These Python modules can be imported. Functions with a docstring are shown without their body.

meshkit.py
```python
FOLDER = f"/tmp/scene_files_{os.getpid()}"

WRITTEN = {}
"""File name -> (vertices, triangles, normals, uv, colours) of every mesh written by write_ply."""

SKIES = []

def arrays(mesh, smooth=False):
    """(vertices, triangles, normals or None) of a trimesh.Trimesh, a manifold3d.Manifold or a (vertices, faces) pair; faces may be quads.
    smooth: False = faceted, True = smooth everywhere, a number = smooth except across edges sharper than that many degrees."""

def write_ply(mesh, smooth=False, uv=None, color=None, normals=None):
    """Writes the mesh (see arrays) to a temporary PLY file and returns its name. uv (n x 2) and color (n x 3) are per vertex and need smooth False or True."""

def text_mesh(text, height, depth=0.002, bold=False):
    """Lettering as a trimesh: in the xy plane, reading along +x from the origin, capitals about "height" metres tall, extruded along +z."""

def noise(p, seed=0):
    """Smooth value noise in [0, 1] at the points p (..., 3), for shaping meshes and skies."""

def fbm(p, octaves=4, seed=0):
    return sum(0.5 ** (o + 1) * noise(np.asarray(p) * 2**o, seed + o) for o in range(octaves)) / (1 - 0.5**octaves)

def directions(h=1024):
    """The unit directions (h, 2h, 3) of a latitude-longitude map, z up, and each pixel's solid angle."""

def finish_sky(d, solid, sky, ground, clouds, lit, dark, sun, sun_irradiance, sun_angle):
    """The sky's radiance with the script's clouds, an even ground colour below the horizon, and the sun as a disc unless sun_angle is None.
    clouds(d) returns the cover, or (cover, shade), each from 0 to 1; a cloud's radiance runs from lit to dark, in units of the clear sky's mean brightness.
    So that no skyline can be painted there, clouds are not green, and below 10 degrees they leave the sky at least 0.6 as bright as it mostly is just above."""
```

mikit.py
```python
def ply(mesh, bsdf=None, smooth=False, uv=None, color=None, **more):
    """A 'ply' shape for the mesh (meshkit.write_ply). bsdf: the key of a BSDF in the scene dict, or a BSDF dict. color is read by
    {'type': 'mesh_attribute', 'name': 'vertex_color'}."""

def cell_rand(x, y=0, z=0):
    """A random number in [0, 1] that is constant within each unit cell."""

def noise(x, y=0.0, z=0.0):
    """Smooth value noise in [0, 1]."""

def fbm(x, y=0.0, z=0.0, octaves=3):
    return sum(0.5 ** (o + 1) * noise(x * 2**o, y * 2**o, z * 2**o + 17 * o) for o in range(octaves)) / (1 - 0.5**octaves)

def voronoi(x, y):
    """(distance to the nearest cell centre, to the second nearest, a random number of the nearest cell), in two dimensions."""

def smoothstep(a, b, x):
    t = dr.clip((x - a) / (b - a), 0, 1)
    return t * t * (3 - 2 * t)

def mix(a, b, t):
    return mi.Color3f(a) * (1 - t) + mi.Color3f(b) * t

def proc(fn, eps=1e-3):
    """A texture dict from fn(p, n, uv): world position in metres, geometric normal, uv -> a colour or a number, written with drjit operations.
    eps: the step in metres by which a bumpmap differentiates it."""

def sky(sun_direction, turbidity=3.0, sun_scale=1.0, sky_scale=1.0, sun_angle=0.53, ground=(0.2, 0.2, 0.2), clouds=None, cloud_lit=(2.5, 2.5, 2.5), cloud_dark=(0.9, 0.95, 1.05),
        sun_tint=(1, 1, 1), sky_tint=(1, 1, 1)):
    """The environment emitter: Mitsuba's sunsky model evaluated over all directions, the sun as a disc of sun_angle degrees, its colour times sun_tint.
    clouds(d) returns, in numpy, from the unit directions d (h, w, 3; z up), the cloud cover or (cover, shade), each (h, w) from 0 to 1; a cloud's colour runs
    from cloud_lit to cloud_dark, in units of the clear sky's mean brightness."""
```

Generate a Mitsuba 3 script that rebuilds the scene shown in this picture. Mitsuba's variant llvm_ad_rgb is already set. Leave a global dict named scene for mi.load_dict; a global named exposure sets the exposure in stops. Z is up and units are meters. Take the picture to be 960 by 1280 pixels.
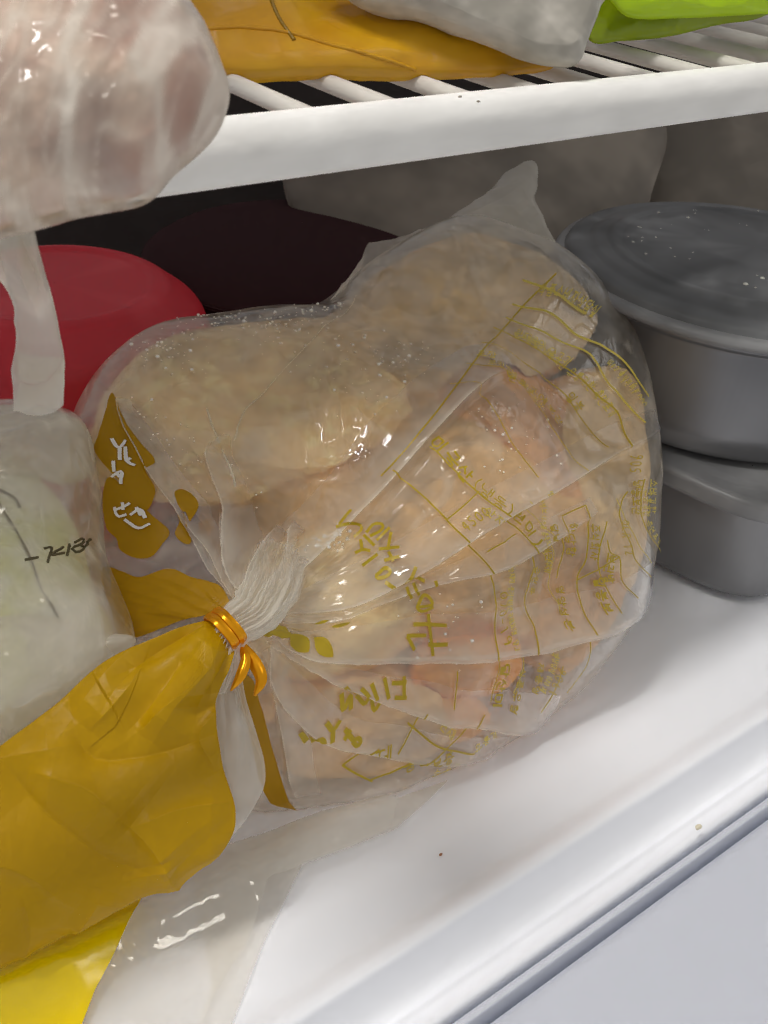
import math, numpy as np, trimesh, drjit as dr, mitsuba as mi, mikit, meshkit
from mikit import proc, noise, fbm, voronoi, smoothstep, mix
T = mi.ScalarTransform4f
V = np.array
scene, labels = {}, {}
exposure = 0.0
# ------------------------------------------------------------------ camera and lamps
CAM = V([0.0, 0.0, 0.3329]); FWD = V([0.5213,0.642,-0.5623]); UP = V([0.2894,0.4869,0.8242])
scene['camera'] = {'type': 'thinlens', 'fov': 41.14, 'fov_axis': 'x', 'near_clip': 0.02, 'far_clip': 50.0, 'aperture_radius': 0.0006, 'focus_distance': 0.385,
                   'to_world': T().look_at(CAM.tolist(), (CAM + FWD).tolist(), UP.tolist())}
scene['room_light'] = {'type': 'constant', 'radiance': {'type': 'rgb', 'value': [0.44, 0.437, 0.432]}}
scene['ceiling_lamp'] = {'type': 'rectangle', 'to_world': T().look_at([-0.55, 0.375, 1.75], [0.15, 0.2, 0], [0, 1, 0]).scale([0.25, 0.07, 1]),
                         'emitter': {'type': 'area', 'radiance': {'type': 'rgb', 'value': [95.0, 93.0, 90.0]}}}
labels['ceiling_lamp'] = {'label': 'rectangular ceiling lamp of the room above the open freezer', 'category': 'lamp'}

scene['kitchen_lamp'] = {'type': 'rectangle', 'to_world': T().look_at([0.45, -0.75, 1.7], [0.2, 0.2, 0.05], [0, 1, 0]).scale([0.12, 0.12, 1]),
                         'emitter': {'type': 'area', 'radiance': {'type': 'rgb', 'value': [9.0, 8.7, 8.2]}}}
labels['kitchen_lamp'] = {'label': 'square kitchen lamp above and in front of the open freezer', 'category': 'lamp'}
# ------------------------------------------------------------------ helpers
def NZ(p, seed=0):
    p = np.asarray(p, float); q = p.reshape(-1, 3)
    return np.array(noise(*(mi.Float(np.ascontiguousarray(q[:, k] + s * seed).astype(np.float32)) for k, s in enumerate((31.7, 17.3, 0))))).reshape(p.shape[:-1])
def FB(p, octaves=3, seed=0):
    p = np.asarray(p, float); q = p.reshape(-1, 3)
    return np.array(fbm(*(mi.Float(np.ascontiguousarray(q[:, k] + s * seed).astype(np.float32)) for k, s in enumerate((31.7, 17.3, 0))), octaves=octaves)).reshape(p.shape[:-1])
def lin(r, g, b):
    c = V([r, g, b]) / 255.0
    return [float(x / 12.92 if x < 0.04045 else ((x + 0.055) / 1.055) ** 2.4) for x in c]
def rgb(*c): return {'type': 'rgb', 'value': lin(*c)}
def lab(key, label=None, cat=None, group=None, kind=None):
    d = {k: v for k, v in dict(label=label, category=cat, group=group, kind=kind).items() if v}
    labels[key] = d
def num(base):
    if base not in scene and not any(k.startswith(base + '__') for k in scene): return base
    i = 1
    while f'{base}_{i:03d}' in scene or any(k.startswith(f'{base}_{i:03d}__') for k in scene): i += 1
    return f'{base}_{i:03d}'
def gridmesh(Pt, closed_u=False):
    """Pt (n, m, 3) -> Trimesh and uv"""
    n, m = Pt.shape[:2]
    i, j = np.meshgrid(np.arange(n - 1), np.arange(m - 1 + (1 if closed_u else 0)), indexing='ij')
    j2 = (j + 1) % m
    a, b, c, d = i * m + j, i * m + j2, (i + 1) * m + j2, (i + 1) * m + j
    f = np.vstack([np.stack([a, b, c], -1).reshape(-1, 3), np.stack([a, c, d], -1).reshape(-1, 3)])
    uv = np.stack(np.meshgrid(np.linspace(0, 1, n), np.linspace(0, 1, m), indexing='ij'), -1).reshape(-1, 2)
    return trimesh.Trimesh(Pt.reshape(-1, 3), f, process=False), uv
def spline(pts, n, closed=False):
    """Catmull-Rom through pts, n samples by arc length"""
    p = np.asarray(pts, float)
    if len(p) == 2 and not closed:
        return p[0] + np.linspace(0, 1, n)[:, None] * (p[1] - p[0])
    q = np.vstack([p[-1], p, p[0], p[1]]) if closed else np.vstack([2 * p[0] - p[1], p, 2 * p[-1] - p[-2]])
    out, t = [], np.linspace(0, 1, 24, endpoint=False)[:, None]
    for k in range(1, len(q) - 2):
        a, b, c, d = q[k - 1], q[k], q[k + 1], q[k + 2]
        out.append(0.5 * (2 * b + (c - a) * t + (2 * a - 5 * b + 4 * c - d) * t ** 2 + (3 * b - a - 3 * c + d) * t ** 3))
    o = np.vstack(out + [q[-2][None]])
    s = np.concatenate([[0], np.cumsum(np.linalg.norm(np.diff(o, axis=0), axis=1))])
    return np.stack([np.interp(np.linspace(0, s[-1], n), s, o[:, k]) for k in range(o.shape[1])], 1)
def resample(pts, n):
    p = np.asarray(pts, float)
    s = np.concatenate([[0], np.cumsum(np.linalg.norm(np.diff(p, axis=0), axis=1))])
    return np.stack([np.interp(np.linspace(0, s[-1], n), s, p[:, k]) for k in range(p.shape[1])], 1)
def tube(pts, rad, sides=10, caps=True):
    p = np.asarray(pts, float); n = len(p)
    t = np.gradient(p, axis=0); t /= np.linalg.norm(t, axis=1, keepdims=True)
    up = V([0.13, 0.2, 0.97]); a = np.cross(t, up); a /= np.linalg.norm(a, axis=1, keepdims=True); b = np.cross(t, a)
    th = np.arange(sides) * 2 * np.pi / sides
    r = np.broadcast_to(rad, (n,))[:, None, None]
    G = p[:, None] + r * (np.cos(th)[None, :, None] * a[:, None] + np.sin(th)[None, :, None] * b[:, None])
    m, _ = gridmesh(G, True)
    if caps:
        v = np.vstack([m.vertices, p[0], p[-1]]); k = np.arange(sides); k2 = (k + 1) % sides; N = n * sides
        f = np.vstack([m.faces, np.stack([k2, k, k * 0 + N], 1), np.stack([N - sides + k, N - sides + k2, k * 0 + N + 1], 1)])
        m = trimesh.Trimesh(v, f, process=False)
    m.fix_normals()
    return m
def revolve(profile, center, sides=96, squirc=0.0, rot=0.0, n=None):
    """profile [(r, z)...]; squirc > 0 squares the section"""
    pr = np.asarray(profile, float); th = np.linspace(0, 2 * np.pi, sides, endpoint=False)
    k = 1.0 if squirc == 0 else (np.abs(np.cos(th)) ** squirc + np.abs(np.sin(th)) ** squirc) ** (-1 / squirc)
    x, y = k * np.cos(th), k * np.sin(th)
    c, s = math.cos(rot), math.sin(rot)
    xy = np.stack([c * x - s * y, s * x + c * y], -1)
    G = np.concatenate([pr[:, None, :1] * xy[None], np.broadcast_to(pr[:, None, 1:], (len(pr), sides, 1))], -1) + V(center)
    return gridmesh(G, True)[0]
def fillet(pts, r, n=5):
    """rounds the corners of a 2D polyline"""
    p = np.asarray(pts, float); out = [p[0]]
    for a, b, c in zip(p[:-2], p[1:-1], p[2:]):
        u, v = a - b, c - b; lu, lv = np.linalg.norm(u), np.linalg.norm(v); d = min(r, lu * .45, lv * .45)
        A, Bq = b + u / lu * d, b + v / lv * d
        for t in np.linspace(0, 1, n): out.append((1 - t) ** 2 * A + 2 * t * (1 - t) * b + t * t * Bq)
    return np.vstack(out + [p[-1]])
def ridged(p, seed=0, oct=3):
    return sum(0.5 ** o * (1 - np.abs(2 * NZ(p * 2 ** o, seed + 7 * o) - 1)) ** 3 for o in range(oct)) / (2 - 0.5 ** (oct - 1))
def pillow(outline, thick, amp=0.002, freq=60.0, seed=1, nr=64, nt=200, power=0.5, streak=None, crumple=0.0, cf=24.0):
    """a stuffed bag: closed surface through a 3D outline, bulging to both sides"""
    o = spline(outline, nt + 1, True)[:-1]; c = o.mean(0)
    _, _, vt = np.linalg.svd(o - c); nrm = vt[2]
    if nrm @ (CAM - c) < 0: nrm = -nrm
    r = np.concatenate([np.linspace(0, 0.85, nr - nr // 3), np.linspace(0.85, 1, nr // 3 + 1)[1:]])
    r[0] = 1e-3
    sides = []
    for s in (1, -1):
        G = c + r[:, None, None] * (o - c)[None] + s * nrm * (thick * (1 - r ** 2) ** power)[:, None, None]
        sides.append(G)
    G = np.concatenate([sides[0], sides[1][-2::-1]])
    edge = np.concatenate([1 - r, (1 - r)[-2::-1]])[:, None]
    q = G * freq
    if streak is not None:
        st = V(streak[0]) / np.linalg.norm(streak[0]); q = (G - (G @ st)[..., None] * st * (1 - streak[1])) * freq
    sgn = np.concatenate([np.ones(nr), -np.ones(nr - 1)])[:, None, None]
    d = (ridged(q, seed) - 0.35) * amp * np.clip(edge * 6 + .25, 0, 1)
    if crumple:
        w = .9 * FB(G * cf * .5, 2, seed + 3)[..., None]
        for k, a in ((1, 1.0), (2.3, .45), (4.6, .2)): d = d + (1 - np.abs(2 * NZ(G * cf * k + w * k, seed + 5) - 1) - .5) * crumple * a * np.clip(edge * 6 + .25, 0, 1)
    return gridmesh(G + d[..., None] * sgn * nrm, True)[0]
def coons(L, Rr, Tt, Bb, n, m):
    """surface with left/right edges L,R (top to bottom) and top/bottom edges T,B (left to right)"""
    L, Rr, Tt, Bb = resample(spline(L, 200), n), resample(spline(Rr, 200), n), resample(spline(Tt, 200), m), resample(spline(Bb, 200), m)
    u, v = np.linspace(0, 1, n)[:, None, None], np.linspace(0, 1, m)[None, :, None]
    return (1 - v) * L[:, None] + v * Rr[:, None] + (1 - u) * Tt[None] + u * Bb[None] - ((1 - u) * (1 - v) * L[0] + (1 - u) * v * Rr[0] + u * (1 - v) * L[-1] + u * v * Rr[-1])
def normals_of(G):
    a, b = np.gradient(G, axis=0), np.gradient(G, axis=1)
    n = np.cross(a, b); n /= np.linalg.norm(n, axis=-1, keepdims=True) + 1e-12
    c = CAM - G
    return np.where((n * c).sum(-1).mean() < 0, -n, n)

# ------------------------------------------------------------------ materials: colour, roughness and metalness by vertex on shared BSDFs
uvx, uvy = (lambda p, n, uv: uv.x), (lambda p, n, uv: uv.y)
def solid_bsdf(bumped=None, spec=0.5):
    b = {'type': 'principled', 'base_color': {'type': 'mesh_attribute', 'name': 'vertex_color'}, 'roughness': proc(uvx), 'metallic': proc(uvy), 'specular': spec}
    if bumped: b = {'type': 'bumpmap', 'scale': bumped[1], 'arbitrary': proc(bumped[0], 4e-4), 'b': b}
    return {'type': 'twosided', 'b': b}
grain = lambda p, n, uv: fbm(p.x * 330, p.y * 330, p.z * 330, 3)
scene['mat_solid'] = solid_bsdf()
scene['mat_grain'] = solid_bsdf((grain, 0.0010))
scene['mat_fine'] = solid_bsdf((grain, 0.00022))
scene['mat_satin'] = solid_bsdf((grain, 0.00015), 0.22)
scene['mat_film'] = {'type': 'blendbsdf', 'weight': proc(uvx), 'a': {'type': 'thindielectric', 'int_ior': 1.5},
                     'b': {'type': 'principledthin', 'base_color': {'type': 'rgb', 'value': [.89, .85, .755]}, 'roughness': 0.32, 'diff_trans': 0.9, 'eta': 1.45}}
def st(a, b, v):
    t = np.clip((v - a) / (b - a), 0, 1); return t * t * (3 - 2 * t)
def blotch(c1, c2, fr, seed=0, lo=.3, hi=.7, oct=4):
    c1, c2, fr = V(lin(*c1)), V(lin(*c2)), V(fr)
    return lambda p: c1 + (c2 - c1) * st(lo, hi, FB(p * fr, oct, seed))[:, None]
def flat(*c): return lambda p: np.tile(V(lin(*c)), (len(p), 1))
def mx(f, g, fr, seed, lo, hi): return lambda p: f(p) + (g(p) - f(p)) * st(lo, hi, FB(p * V(fr), 3, seed))[:, None]
SOLID = {  # name: (colour of the point, roughness, metalness, shared BSDF)
 'liner': (flat(236, 237, 241), .32, 0, 'solid'), 'panel': (flat(196, 199, 208), .42, 0, 'solid'), 'rail': (blotch((228, 226, 221), (240, 238, 233), (60, 120, 120)), .38, 0, 'fine'), 'bar': (flat(202, 197, 188), .4, 0, 'solid'),
 'ink': (flat(176, 150, 14), .4, 0, 'solid'), 'ink_faint': (flat(196, 176, 70), .4, 0, 'solid'), 'gold': (blotch((178, 137, 0), (188, 146, 0), 12), .42, 0, 'satin'), 'white_print': (flat(235, 232, 222), .5, 0, 'solid'), 'frost': (flat(236, 232, 222), .25, 0, 'solid'),
 'gold_under': (flat(172, 128, 0), .4, 0, 'satin'), 'tie': (flat(236, 160, 14), .28, .75, 'fine'), 'yellow': (flat(252, 218, 0), .2, 0, 'solid'), 'produce': (blotch((222, 222, 160), (234, 232, 214), (60, 60, 90)), .5, 0, 'solid'), 'dark_seam': (flat(92, 80, 38), .6, 0, 'solid'), 'ballpoint': (flat(86, 78, 52), .6, 0, 'solid'),
 'meat': (mx(blotch((176, 128, 110), (214, 186, 166), 70, 2, .4, .62), flat(146, 112, 98), 50, 9, .55, .75), .45, 0, 'grain'), 'gold_pack': (blotch((196, 140, 10), (206, 156, 20), 60), .35, 0, 'fine'), 'green_print': (flat(140, 106, 2), .4, 0, 'solid'),
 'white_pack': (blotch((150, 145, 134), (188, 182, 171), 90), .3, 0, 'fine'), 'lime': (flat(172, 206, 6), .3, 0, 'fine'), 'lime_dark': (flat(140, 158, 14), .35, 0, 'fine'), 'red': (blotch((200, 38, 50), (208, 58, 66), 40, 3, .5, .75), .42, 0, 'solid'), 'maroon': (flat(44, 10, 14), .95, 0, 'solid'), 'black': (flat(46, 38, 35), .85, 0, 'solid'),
 'back_bag': (blotch((112, 104, 94), (142, 132, 120), 24), .55, 0, 'solid'), 'pot': (blotch((118, 118, 120), (140, 140, 141), (30, 30, 90)), .34, .6, 'solid'), 'lid': (mx(blotch((84, 85, 86), (106, 107, 108), 34), flat(128, 129, 130), (44, 44, 44), 5, .5, .8), .42, 0, 'fine'), 'lid_rim': (blotch((118, 118, 119), (138, 138, 138), 40), .35, 0, 'solid'), 'chip': (flat(150, 140, 124), .6, 0, 'solid'), 'seam': (flat(206, 198, 176), .3, 0, 'solid'), 'crumb': (flat(170, 120, 90), .6, 0, 'solid'), 'crumb_pale': (flat(222, 214, 188), .5, 0, 'solid')}
def n3(p, *f): return FB(p * V(f), 3, 2)
FILM = {  # name: how much of the film scatters, from the point and the film's own coordinates
 'film': lambda p, u: .105 + .20 * st(.40, .75, n3(p, 55, 55, 55)) + .22 * st(.66, .92, ridged(p * 34 + .5 * FB(p * 20, 2, 4)[:, None], 14, 2)) + .04 * NZ(p * V([260, 90, 260])),
 'pleat': lambda p, u: np.where(u[:, 0] < .025, .82, .06 + .36 * (1 - u[:, 0]) ** 2.0) * (.6 + .6 * NZ(p * 160)) * st(0, .06, u[:, 1]) * st(1, .8, u[:, 1]),
 'neck': lambda p, u: (.36 + .40 * NZ(np.stack([u[:, 1] * 60, u[:, 0] * 3, 0 * u[:, 0]], 1))) * st(.0, .42, u[:, 0]),
 'mouth_clear': lambda p, u: .34 + .3 * n3(p, 60, 60, 60), 'sheet': lambda p, u: .22 + .25 * n3(p, 45, 45, 45), 'thin_bag': lambda p, u: .13 + .26 * st(.4, .75, n3(p, 40, 70, 40)) + .42 * st(.55, .9, ridged(p * 30 + .6 * FB(p * 18, 2, 4)[:, None], 14, 3)),
 'meat_film': lambda p, u: .13 + .22 * st(.4, .7, n3(p, 60, 60, 60)) + 1.5 * ridged(np.stack([(p @ (V([.80, -.59, .07]) * .94 - V([.289, .487, .824]) * .34)) * 240, (p @ (V([.80, -.59, .07]) * .34 + V([.289, .487, .824]) * .94)) * 48, p[:, 0] * 0], 1), 4, 2) ** 1.5, 'handle': lambda p, u: .6 + .35 * n3(p, 90, 90, 60)}
def add(key, mesh, mat, smooth=True, uv=None, color=None):
    assert key not in scene, key
    mat = mat.removeprefix('mat_'); m = trimesh.Trimesh(np.array(mesh.vertices), np.array(mesh.faces), process=False)
    if not isinstance(smooth, bool): m, smooth = trimesh.graph.smooth_shade(m, angle=np.radians(smooth), facet_minarea=None), True
    p = np.array(m.vertices)
    if mat in FILM:
        w = np.clip(FILM[mat](p, uv), 0, 1); scene[key] = mikit.ply(m, 'mat_film', smooth=smooth, uv=np.stack([w, w * 0], 1)); return key
    col, ro, me, b = SOLID.get(mat, (None, .38, 0, 'grain'))
    scene[key] = mikit.ply(m, 'mat_' + b, smooth=smooth, uv=np.tile([ro, me], (len(p), 1)), color=col(p) if color is None else color)
    return key

# ------------------------------------------------------------------ setting: freezer compartment
RY = 0.1535                                    # the front ridge of the compartment floor
prof = V([(0.75, 0.0), (RY + 0.022, 0.0), (RY + 0.010, 0.0006), (RY + 0.003, 0.0036), (RY, 0.0042), (RY - 0.0025, 0.0036), (RY - 0.0045, -0.0010), (RY - 0.0070, -0.0062), (RY - 0.0095, -0.0096), (RY - 0.0125, -0.0112), (RY - 0.0150, -0.0106), (RY - 0.0170, -0.0112), (RY - 0.0195, -0.0098), (RY - 0.0218, -0.0088), (RY - 0.0236, -0.0096), (RY - 0.0243, -0.0135), (RY - 0.0244, -0.022)])
def strip(pr, x0=-0.6, x1=1.6, nx=2):
    p2 = spline(pr, 160) if len(pr) > 5 else V(pr)
    xs = np.linspace(x0, x1, nx)
    G = np.stack([np.broadcast_to(xs[:, None], (nx, len(p2))), np.broadcast_to(p2[:, 0], (nx, len(p2))), np.broadcast_to(p2[:, 1], (nx, len(p2)))], -1)
    return gridmesh(G)[0]
def joined(*ps): return np.vstack(ps)
flo = joined(V([(0.75, 0.0), (RY + 0.03, 0.0)]), spline(prof[1:], 90))
xs = np.linspace(-0.6, 1.6, 3)
add('freezer_floor', gridmesh(np.stack([np.repeat(xs[:, None], len(flo), 1), np.repeat(flo[None, :, 0], 3, 0), np.repeat(flo[None, :, 1], 3, 0)], -1))[0], 'mat_liner')
lab('freezer_floor', 'white moulded plastic floor of the freezer compartment with raised front lip', kind='structure')
bead = spline(V([(RY - 0.0258, -0.024), (RY - 0.0259, -0.0128), (RY - 0.0268, -0.0108), (RY - 0.0282, -0.0103), (RY - 0.0296, -0.0114), (RY - 0.030, -0.024)]), 60)
add('front_trim', gridmesh(np.stack([np.repeat(xs[:, None], len(bead), 1), np.repeat(bead[None, :, 0], 3, 0), np.repeat(bead[None, :, 1], 3, 0)], -1))[0], 'mat_panel')
lab('front_trim', 'narrow grey rounded trim bead in front of the floor lip', kind='structure')
pan = joined(V([(RY - 0.0314, -0.036)]), spline(V([(RY - 0.0315, -0.024), (RY - 0.0324, -0.0150), (RY - 0.0350, -0.0130), (RY - 0.05, -0.0124), (-0.02, -0.012), (-0.06, -0.016)]), 60))
add('lower_panel', gridmesh(np.stack([np.repeat(xs[:, None], len(pan), 1), np.repeat(pan[None, :, 0], 3, 0), np.repeat(pan[None, :, 1], 3, 0)], -1))[0], 'mat_panel')
lab('lower_panel', 'pale grey front panel below the compartment floor', kind='structure')
def box(x0, x1, y0, y1, z0, z1): return trimesh.creation.box(bounds=[[x0, y0, z0], [x1, y1, z1]])
add('freezer_back_wall', box(-0.6, 1.6, 0.74, 0.76, 0.002, 0.75), 'mat_liner', False)
add('freezer_left_wall', box(-0.22, -0.20, 0.16, 0.738, 0.002, 0.56), 'mat_liner', False)
add('freezer_right_wall', box(0.86, 0.88, 0.16, 0.738, 0.002, 0.75), 'mat_liner', False)
add('freezer_ceiling', box(-0.198, 0.858, 0.30, 0.738, 0.62, 0.64), 'mat_liner', False)
for k in ('back_wall', 'left_wall', 'right_wall', 'ceiling'): lab('freezer_' + k, kind='structure')

# ------------------------------------------------------------------ wire shelf
SH = 'wire_shelf'; lab(SH, 'white coated wire shelf with a rounded front rail', 'shelf')
rp = V([(0.2260, 0.2536), (0.2238, 0.2560), (0.2236, 0.2610), (0.2246, 0.2650), (0.2275, 0.2682), (0.2320, 0.2690), (0.2365, 0.2672), (0.2385, 0.2630), (0.2380, 0.2560), (0.2350, 0.2536)])
rp = spline(rp, 60, True)
xr = np.linspace(-0.19, 0.85, 120)
rw = 0.00035 * (FB(np.stack([xr * 14, xr * 0, xr * 0], -1), 3) - .5)
add(SH + '__front_rail', gridmesh(np.stack([np.repeat(xr[:, None], 60, 1), np.repeat(rp[None, :, 0], 120, 0) + rw[:, None], np.repeat(rp[None, :, 1], 120, 0)], -1))[0], 'mat_rail')
for k in range(36):
    x = 0.0185 + (k - 9) * 0.0276
    y = np.linspace(0.236, 0.735, 30)
    add(num(SH + '__bar'), tube(np.stack([x + 0 * y, y, 0.2650 + 0.0004 * np.sin(np.linspace(0, 3, 30))], 1), 0.0027, 10), 'mat_bar')
for i, yy in enumerate((0.44, 0.66)):
    add(num(SH + '__cross_wire'), tube(np.stack([np.linspace(-0.19, 0.85, 20), yy + 0 * np.zeros(20), 0.2575 + np.zeros(20)], 1), 0.003, 10), 'mat_bar')

# ------------------------------------------------------------------ the printed food bag: a surface about BO, R(direction)
#<bag>
BO = np.array([0.2419,0.2862,0.0746])
_k = -np.array([0.5315,0.6288,-0.5676])     # towards the photographer's side
_u = np.cross([0, 0, 1.0], _k); _u /= np.linalg.norm(_u)
_v = np.cross(_k, _u)
def to_chart(d):
    a, b, c = d @ _u, d @ _v, d @ _k
    ps = np.arccos(np.clip(c, -1, 1)); s = np.maximum(np.sqrt(a * a + b * b), 1e-9)
    return np.stack([a / s * ps, b / s * ps], -1)
def from_chart(q):
    q = np.asarray(q, float); ps = np.linalg.norm(q, axis=-1); s = np.where(ps < 1e-9, 1.0, np.sin(ps) / np.maximum(ps, 1e-9))
    return q[..., :1] * s[..., None] * _u + q[..., 1:] * s[..., None] * _v + np.cos(ps)[..., None] * _k
_CP = np.array([[0.1293,0.3426,0.1236],[0.1422,0.3613,0.1338],[0.1556,0.3703,0.1405],[0.1705,0.3765,0.1454],[0.1898,0.3771,0.1463],[0.2123,0.3747,0.1465],[0.2358,0.3722,0.1459],[0.2595,0.368,0.1452],[0.2815,0.3771,0.153],[0.3157,0.3817,0.1633],[0.3506,0.3749,0.1701],[0.3759,0.3472,0.1619],[0.3847,0.3221,0.1503],[0.3878,0.2959,0.1321],[0.3839,0.2739,0.1122],[0.3732,0.2491,0.0829],[0.3553,0.2304,0.0628],[0.333,0.2133,0.0404],[0.3046,0.2055,0.0229],[0.2748,0.2033,0.0106],[0.248,0.2044,0.0048],[0.2164,0.209,-0.0015],[0.183,0.215,-0.0025],[0.1518,0.2246,0.0045],[0.1304,0.2346,0.0192],[0.1161,0.2569,0.0491],[0.1094,0.2808,0.0702],[0.1168,0.315,0.0983],[0.1628,0.2474,0.1012],[0.1594,0.2541,0.1056],[0.1439,0.2394,0.0851],[0.1533,0.2384,0.0891],[0.1416,0.2423,0.0971],[0.1901,0.2581,0.1137],[0.193,0.2402,0.1013],[0.1788,0.2684,0.1115],[0.164,0.291,0.1183],[0.1422,0.2769,0.105],[0.1692,0.2297,0.0726],[0.1598,0.2244,0.0401],[0.2329,0.251,0.1328],[0.2543,0.2281,0.1088],[0.2258,0.2151,0.0853],[0.2706,0.2134,0.0715],[0.2087,0.2085,0.053],[0.1836,0.2156,0.0432],[0.2413,0.2043,0.0394],[0.2899,0.2442,0.1193],[0.3318,0.2475,0.1051],[0.286,0.2855,0.1468],[0.2337,0.2844,0.1451],[0.208,0.3034,0.1429],[0.1831,0.3239,0.1398],[0.1516,0.3316,0.1371],[0.1334,0.3105,0.1174],[0.1261,0.2845,0.0989],[0.28,0.3228,0.1518],[0.3324,0.3288,0.1592],[0.3428,0.2919,0.1392]])
_back = [BO + 0.10 * (-_k * c + s * (np.cos(t) * _u + np.sin(t) * _v)) for c, s, n in ((1, 0, 1), (.75, .66, 6)) for t in np.arange(n) * 2 * np.pi / max(n, 1)]
_CP = np.vstack([_CP, _back])
_cd = _CP - BO; _cl = np.linalg.norm(_cd, axis=1); _cd = _cd / _cl[:, None]
def _ker(a, b):
    r = np.linalg.norm(a[:, None] - b[None], axis=-1); return r ** 2 * np.log(r + 1e-9) 
_n = len(_cd); _A = np.zeros((_n + 4, _n + 4)); _A[:_n, :_n] = _ker(_cd, _cd) + 1.5e-3 * np.eye(_n) * -1; _A[:_n, _n] = 1; _A[:_n, _n + 1:] = _cd; _A[_n:, :_n] = _A[:_n, _n:].T
_w = np.linalg.solve(_A, np.concatenate([_cl, np.zeros(4)]))
def bag_R(d):
    d = np.asarray(d, float); sh = d.shape[:-1]; d = d.reshape(-1, 3); out = np.empty(len(d))
    for i in range(0, len(d), 20000):
        e = d[i:i + 20000]; out[i:i + 20000] = _ker(e, _cd) @ _w[:_n] + _w[_n] + e @ _w[_n + 1:]
    fz = np.where(d[:, 2] < -1e-3, (0.0018 - BO[2]) / np.minimum(d[:, 2], -1e-3), 9.0)   # the floor
    return np.minimum(np.clip(out, 0.03, 0.2), fz).reshape(sh)
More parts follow.
